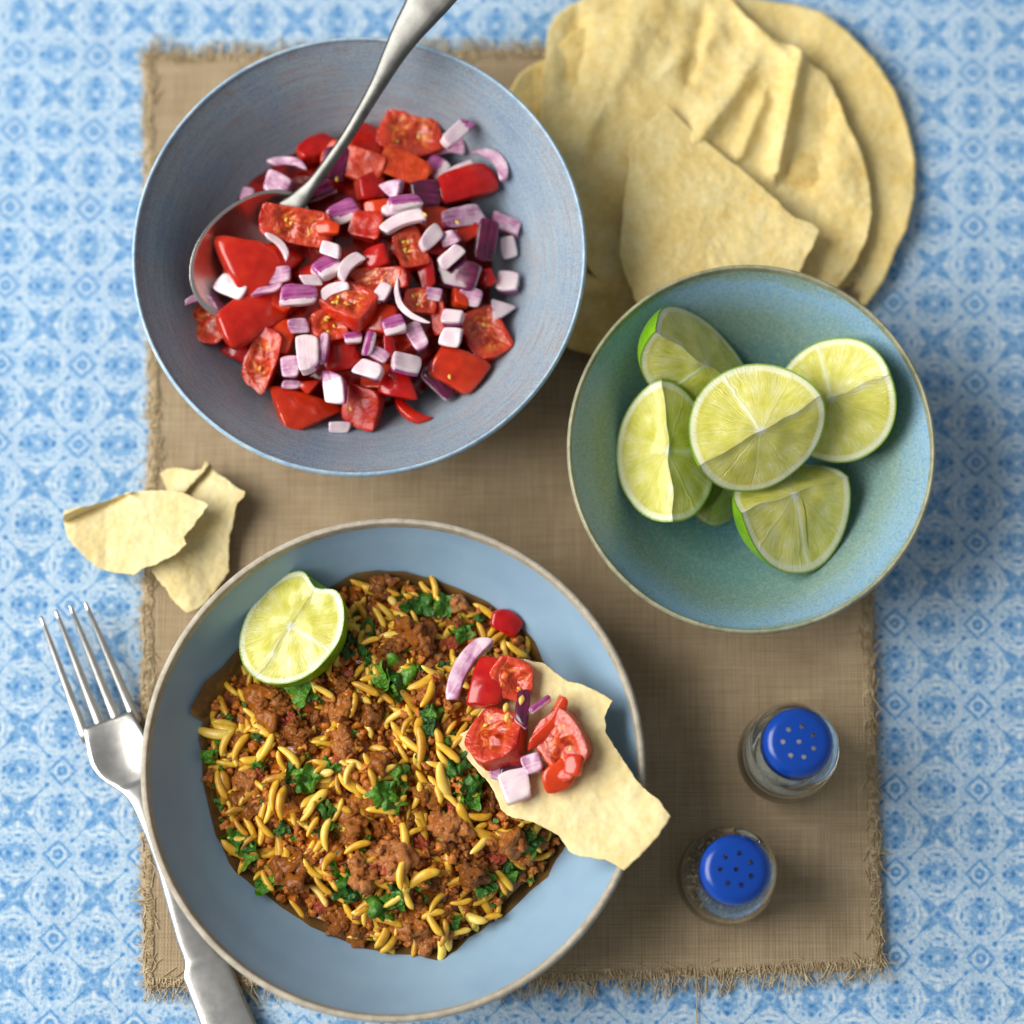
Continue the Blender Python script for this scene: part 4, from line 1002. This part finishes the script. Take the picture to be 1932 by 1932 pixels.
def rice_mesh(seedn):
    r_ = random.Random(seedn); vs, fs = [], []; ns, nr = 12, 8; b_ = r_.uniform(-.26, .26)
    for i in range(ns + 1):
        t = i / ns; x = -1 + 2 * t; r = max(.02, (1 - abs(x) ** 3.2)) ** .5 * (1 + .12 * x)
        for k_ in range(nr):
            a = 2 * pi * k_ / nr; vs.append((x, .25 * r * cos(a) + b_ * (1 - x * x), .21 * r * sin(a) + .5 * abs(b_) * (1 - x * x)))
    for i in range(ns):
        for k_ in range(nr): k2 = (k_ + 1) % nr; fs.append((i * nr + k_, i * nr + k2, (i + 1) * nr + k2, (i + 1) * nr + k_))
    fs.append(tuple(reversed(range(nr)))); fs.append(tuple(range(ns * nr, ns * nr + nr)))
    return mesh('rice_grain', vs, fs, M['rice'])
RICE = [rice_mesh(i) for i in range(6)]
def leaf_mesh(seedn):
    r_ = random.Random(seedn); vs, fs = [(0, 0, .1)], []; n, rg = 48, 6; lobes = r_.choice((3, 4, 5)); ph = r_.uniform(0, 6)
    for i in range(1, rg + 1):
        s = i / rg
        for k_ in range(n):
            a = 2 * pi * k_ / n; r = s * (.78 + .15 * cos(lobes * a + ph) + .05 * cos((lobes * 2) * a + ph * 2))
            x, y = r * cos(a), r * sin(a) * .85
            vs.append((x, y, .8 * noise.noise((x * 1.3 + seedn, y * 1.3, 3)) + .12 * noise.noise((x * 4, y * 4 + seedn, 3)) - .12 * s))
    for k_ in range(n): fs.append((0, 1 + k_, 1 + (k_ + 1) % n))
    for i in range(rg - 1):
        for k_ in range(n): k2 = (k_ + 1) % n; b = 1 + i * n; fs.append((b + k_, b + n + k_, b + n + k2, b + k2))
    return mesh('coriander_leaf', vs, fs, M['herb'])
LEAF = [leaf_mesh(i) for i in range(8)]
s0 = MPP(1440, .03)
def put(me, u, v, lift, rot, scl, name):
    z = zcurry(u, v) + lift; q = P(u, v, z); lo = curry.zin(q.x, q.y) + .0012
    if q.z < lo: q = P(u, v, lo)
    o = obj(name, me, keema, q - kc, rot); o.scale = scl; return o
def rand_in(m_=8):
    while True:
        u, v = rnd.uniform(385, 1080), rnd.uniform(1085, 1800)
        if inside(u, v, MO) and edge_d(u, v) > m_: return u, v
for i in range(250):
    u, v = rand_in(12); s = rnd.uniform(9, 24) * s0
    put(rnd.choice(LUMPS), u, v, -s * .25 + rnd.uniform(-.001, .001), (rnd.uniform(-.6, .6), rnd.uniform(-.6, .6), rnd.uniform(0, 6.3)), (s, s, s * .9), 'mince_lump')
for u, v, s in [(765, 1205, 34), (795, 1225, 26), (740, 1245, 28), (800, 1185, 26), (510, 1345, 44), (545, 1385, 30), (640, 1330, 34), (650, 1290, 20), (710, 1345, 32), (795, 1312, 28), (705, 1450, 30), (715, 1430, 24), (650, 1400, 28), (655, 1550, 40), (690, 1530, 36), (735, 1620, 44), (700, 1645, 34), (850, 1560, 34), (950, 1590, 40), (930, 1500, 30), (470, 1480, 30), (560, 1640, 36), (820, 1500, 34), (655, 1750, 34), (780, 1740, 36), (1000, 1600, 30), (885, 1640, 34), (720, 1110, 30), (870, 1145, 26), (465, 1515, 34)]:
    put(rnd.choice(LUMPS), u, v, s * s0 * .15, (rnd.uniform(-.5, .5), rnd.uniform(-.5, .5), rnd.uniform(0, 6.3)), (s * s0,) * 3, 'mince_lump')
leafp = [(785, 1135, 30), (850, 1135, 28), (720, 1270, 34), (760, 1275, 38), (745, 1300, 26), (555, 1310, 28), (820, 1345, 24), (805, 1370, 26), (560, 1450, 26), (585, 1475, 28), (625, 1440, 18), (735, 1490, 36), (755, 1460, 24), (880, 1480, 30), (890, 1500, 26), (870, 1450, 22), (640, 1670, 32), (670, 1680, 34), (655, 1650, 22), (720, 1715, 34), (740, 1700, 26), (990, 1580, 26), (1000, 1600, 22), (470, 1620, 30), (440, 1580, 26), (400, 1420, 20), (700, 1190, 24), (660, 1220, 24), (860, 1190, 26), (500, 1700 - 40, 26), (905, 1660, 24), (855, 1740, 22), (625, 1520, 20), (525, 1560, 20), (845, 1270, 20), (940, 1350 - 60, 24), (610, 1560, 18), (480, 1385, 18), (490, 1440, 18), (800, 1420, 18), (960, 1650, 20), (690, 1235, 20)]
for u, v, s in leafp:
    for j in range(2):
        s2 = s * rnd.uniform(.8, 1.3) * s0
        put(rnd.choice(LEAF), u + rnd.uniform(-12, 12), v + rnd.uniform(-12, 12), .0028 + rnd.uniform(0, .0016), (rnd.uniform(-.6, .6), rnd.uniform(-.6, .6), rnd.uniform(0, 6.3)), (s2,) * 3, 'coriander_leaf')
for i in range(40):
    u, v = rand_in(16); s2 = rnd.uniform(9, 18) * s0
    put(rnd.choice(LEAF), u, v, .0026, (rnd.uniform(-.7, .7), rnd.uniform(-.7, .7), rnd.uniform(0, 6.3)), (s2,) * 3, 'coriander_leaf')
for u, v, l, w_, a in [(520, 1350, 62, 40, -40), (655, 1540, 50, 40, 70), (740, 1625, 60, 36, 10), (560, 1375, 40, 22, -30), (655, 1420, 40, 30, 60), (800, 1600, 40, 20, -50), (640, 1480, 34, 20, 80), (690, 1640, 44, 28, 20), (940, 1610, 40, 26, 10), (480, 1470, 38, 26, 30), (610, 1700, 40, 28, 70), (860, 1530, 34, 16, -60), (850, 1215, 44, 26, 40), (700, 1180, 36, 22, 0), (655, 1270, 30, 22, 60), (900, 1300, 36, 26, 30)]:
    k_ = STEW[int(u) % len(STEW)]
    put(k_, u, v, .0016, (rnd.uniform(-.4, .4), rnd.uniform(-.4, .4), R(a)), (l * s0 * .62, w_ * s0 * .62, w_ * s0 * .45), 'tomato_bit')
# grains seen clearly: u, v, length, angle
RG = [(790, 1405, 75, 92), (845, 1420, 60, -40), (560, 1640 - 22, 55, 22), (620, 1575, 62, 85), (675, 1600, 56, 22), (655, 1160, 50, -65), (680, 1155, 48, -60), (715, 1165, 48, -60), (698, 1212, 44, 20), (745, 1215, 46, 35), (690, 1300, 60, -25), (725, 1315, 50, -35), (665, 1330, 50, 80), (545, 1430, 60, -45), (500, 1410, 62, 60), (520, 1500, 60, 80), (535, 1515, 66, 85), (500, 1560, 54, -50), (505, 1530, 50, 75), (420, 1480, 62, -70), (430, 1400, 60, 65), (455, 1410, 60, 60), (475, 1350, 44, -40), (720, 1530, 60, -5), (690, 1555, 50, -65), (800, 1480, 60, -60), (820, 1490, 60, -65), (845, 1510, 46, -35), (785, 1500, 54, 75), (585, 1290, 44, -60), (610, 1305, 50, -30), (505, 1720 - 60, 50, -60), (600, 1690, 56, -50), (610, 1670, 50, -45), (690, 1720, 56, 85), (760, 1650, 60, 85), (770, 1690, 55, -70), (820, 1740, 60, -60), (835, 1760, 54, 80), (865, 1760, 50, 15), (925, 1755 - 20, 50, 20), (950, 1660, 54, -50), (945, 1690 - 20, 44, -60), (905, 1590, 56, 50), (930, 1260, 64, -45), (955, 1250, 60, -40), (975, 1225, 50, -35), (900, 1240, 50, 40), (1010, 1590, 44, -60), (870, 1700, 44, 10), (780, 1255 + 320, 44, 30), (870, 1400, 50, 40), (770, 1370, 44, 60), (660, 1460, 46, 70), (640, 1480, 40, -80), (580, 1530, 46, 55), (590, 1560, 44, 60), (455, 1560, 44, -50), (560, 1715, 44, -50), (470, 1590, 44, 40)]
nr_ = 0
for u, v, l, a in RG:
    put(rnd.choice(RICE), u, v, .0042, (rnd.uniform(-.3, .3), rnd.uniform(-.15, .15), R(a)), (l * s0 * .5,) * 3, 'rice_grain'); nr_ += 1
while nr_ < 240:
    u, v = rand_in(9); l = rnd.uniform(46, 74) * s0 * .5; a = 260 * noise.noise((u * .011, v * .011, 0)) + rnd.gauss(0, 20)
    if noise.noise((u * .016, v * .016, 5)) < -.12 and rnd.random() < .8: continue
    put(rnd.choice(RICE), u, v, rnd.uniform(.0002, .0034), (rnd.uniform(-.6, .6), rnd.uniform(-.45, .45), R(a)), (l, l * rnd.uniform(.8, 1.35), l * rnd.uniform(.8, 1.2)), 'rice_grain'); nr_ += 1
def heapof(name, protos, mat, count, size, sq, lift, rot):
    allv, allf = [], []; b = 0
    for i in range(count):
        u, v = rand_in(3); l = rnd.uniform(*size) * s0; me = rnd.choice(protos)
        z = zcurry(u, v) + rnd.uniform(*lift); q = P(u, v, z); lo = curry.zin(q.x, q.y) + .0008
        if q.z < lo: q = P(u, v, lo)
        a = 200 * noise.noise((u * .012, v * .012, 0)) + rnd.gauss(0, 40) if sq else rnd.uniform(0, 360)
        M4 = Matrix.Translation(q - kc) @ Matrix.Rotation(R(a), 4, 'Z') @ Matrix.Rotation(rnd.uniform(-rot, rot), 4, 'Y') @ Matrix.Rotation(rnd.uniform(-rot, rot), 4, 'X') @ Matrix.Diagonal((l, l * rnd.uniform(.8, 1.2), l * rnd.uniform(.8, 1.1), 1))
        allv += [M4 @ p for p in me[0]]; allf += [tuple(k_ + b for k_ in f) for f in me[1]]; b = len(allv)
    o = obj(name, mesh(name, allv, allf, mat), keema); o['kind'] = 'stuff'
def raw(me): return [v.co.copy() for v in me.vertices], [tuple(p.vertices) for p in me.polygons]
def crumb(seedn):
    import bmesh
    bm = bmesh.new(); bmesh.ops.create_icosphere(bm, subdivisions=2, radius=1); out = [v.co * (1 + .9 * noise.noise(v.co * 1.3 + Vector((seedn * 5, 0, 0))) + .7 * noise.noise(v.co * 2.9 + Vector((0, seedn * 5, 0)))) for v in bm.verts]
    fs = [tuple(v.index for v in f.verts) for f in bm.faces]; bm.free(); return out, fs
heapof('buried_rice', [raw(m_) for m_ in RICE], M['ricest'], 300, (20, 31), True, (-.0012, .0018), .5)
heapof('mince_crumbs', [crumb(i) for i in range(8)], M['mincest'], 1300, (3.5, 11), False, (-.0010, .0022), .8)
heapof('chopped_herb', [raw(m_) for m_ in LEAF], M['herbst'], 150, (5, 11), False, (.0010, .0034), .9)
# ------------------------------------------------------------------ lime, poppadom and toppings on the curry
lime((547, 1180), .046, 58, 30, -10, 118 * s0, 104 * s0, 98 * s0, 'cut lime half standing on the curry in the pale blue bowl', 0, 1, notch=.26, bulge=2.0)
def zshard(u, v): return .039 + (u - 862) / 404 * .023 + .0012 * noise.noise((u * .01, v * .01, 3))
shard = [(862, 1398), (868, 1385), (883, 1377), (915, 1330), (950, 1275), (975, 1250), (991, 1244), (1023, 1251), (1050, 1270), (1072, 1286), (1103, 1293), (1130, 1306), (1155, 1321), (1142, 1352), (1142, 1380), (1155, 1402), (1177, 1436), (1195, 1462), (1212, 1485), (1243, 1510), (1266, 1540), (1240, 1580), (1205, 1618), (1177, 1643), (1160, 1632), (1142, 1622), (1107, 1617), (1085, 1612), (1072, 1604), (1062, 1590), (1054, 1576), (1009, 1552), (956, 1538), (945, 1525), (935, 1503), (925, 1480), (911, 1464), (883, 1433)]
o = sheet('poppadom_shard', shard, zshard, M['papadp'], torn=2.2, amp=.0012, th=.0013, freq=60)
tag(o, 'jagged poppadom shard topped with salsa, hanging over the curry bowl rim', 'poppadom', 'broken poppadom shards')
def cu(zx, zy): return 637.6 + zx * .35, 1110.9 + zy * .35
def onsh(zx, zy, lift): u, v = cu(zx, zy); return P(u, v, zshard(max(u, 862), v) + .0012 + lift)
GS = 'salsa on the poppadom shard'
k3 = MPP(1400, .05) * .35
for zx, zy, l, w_, a, kd, ns, lift, H, lab in [
    (940, 480, 200, 190, -28, 'c', 2, .0045, .008, 'seedy cut tomato chunk nearest the pale onion strip on the shard'),
    (810, 520, 150, 250, -12, 's', 0, .0055, .008, 'blocky tomato chunk standing beside the pale onion strip on the shard'),
    (850, 800, 230, 300, -12, 'c', 2, .005, .009, 'largest tomato chunk at the left of the shard topping'),
    (1215, 850, 210, 290, 28, 'c', 2, .005, .009, 'tomato chunk with orange core at the right of the shard topping'),
    (1280, 950, 85, 95, 0, 's', 0, .010, .004, 'small shiny tomato bit on the right hand chunk of the shard'),
    (1190, 1010, 160, 120, 40, 's', 0, .003, .006, 'pointed tomato tip below the right hand chunk on the shard')]:
    tomato(onsh(zx, zy, lift), l * k3 * 1.2, w_ * k3 * 1.2, a, kd, lab, GS, ns=ns, H=H)
tomato(onsh(1105, 720, .008), 370 * k3, 62 * k3, 50, 's', 'curved glossy tomato slice arching over the middle of the shard', GS, tilt=(20, -6), arc=-.0030, H=.005)
for zx, zy, l, w_, a, kd, lift, arc, H, lab in [
    (705, 440, 330, 100, 56, 'l', .007, .003, .004, 'long pale curved onion strip at the left end of the shard'),
    (1000, 650, 190, 70, 85, 'd', .006, 0, .004, 'purple and white onion sliver in the middle of the shard topping'),
    (1095, 620, 130, 38, 38, 'p', .007, 0, .004, 'small purple onion sliver above the curved tomato slice'),
    (955, 1060, 165, 150, 28, 'w', .004, 0, .006, 'big white onion cube at the lower edge of the shard topping'),
    (1050, 945, 95, 85, 20, 'l', .006, 0, .005, 'little lilac onion cube between the tomato chunks on the shard'),
    (865, 995, 120, 60, -20, 'l', .003, 0, .004, 'pale onion bit left of the big white cube on the shard'),
    (940, 975, 120, 60, 15, 'd', .003, 0, .004, 'dark purple onion bit behind the big white cube on the shard')]:
    onion(onsh(zx, zy, lift + .001), l * k3 * 1.12, w_ * k3 * 1.12, a, kd, lab, GS, arc=arc, H=H)
for zx, zy, lab in [(990, 600, 'plump tomato seed on the purple and white onion sliver'), (905, 640, 'upper of two tomato seeds between chunks on the shard'), (912, 692, 'lower of two tomato seeds between chunks on the shard')]:
    o = obj('tomato_seed', SEED, None, onsh(zx, zy, .0095), (0, 0, 1.3)); o.scale = (1.7,) * 3; tag(o, lab, 'tomato seed', GS)
q = P(955, 1175, .03); q = P(955, 1175, curry.zin(q.x, q.y) + .004)
o = tomato(q, 56 * s0, 48 * s0, -35, 's', 'shiny dark red pepper cube at the upper right edge of the curry', None, tilt=(5, 5), H=.007, name='pepper_cube', cat='red pepper', kf=5)
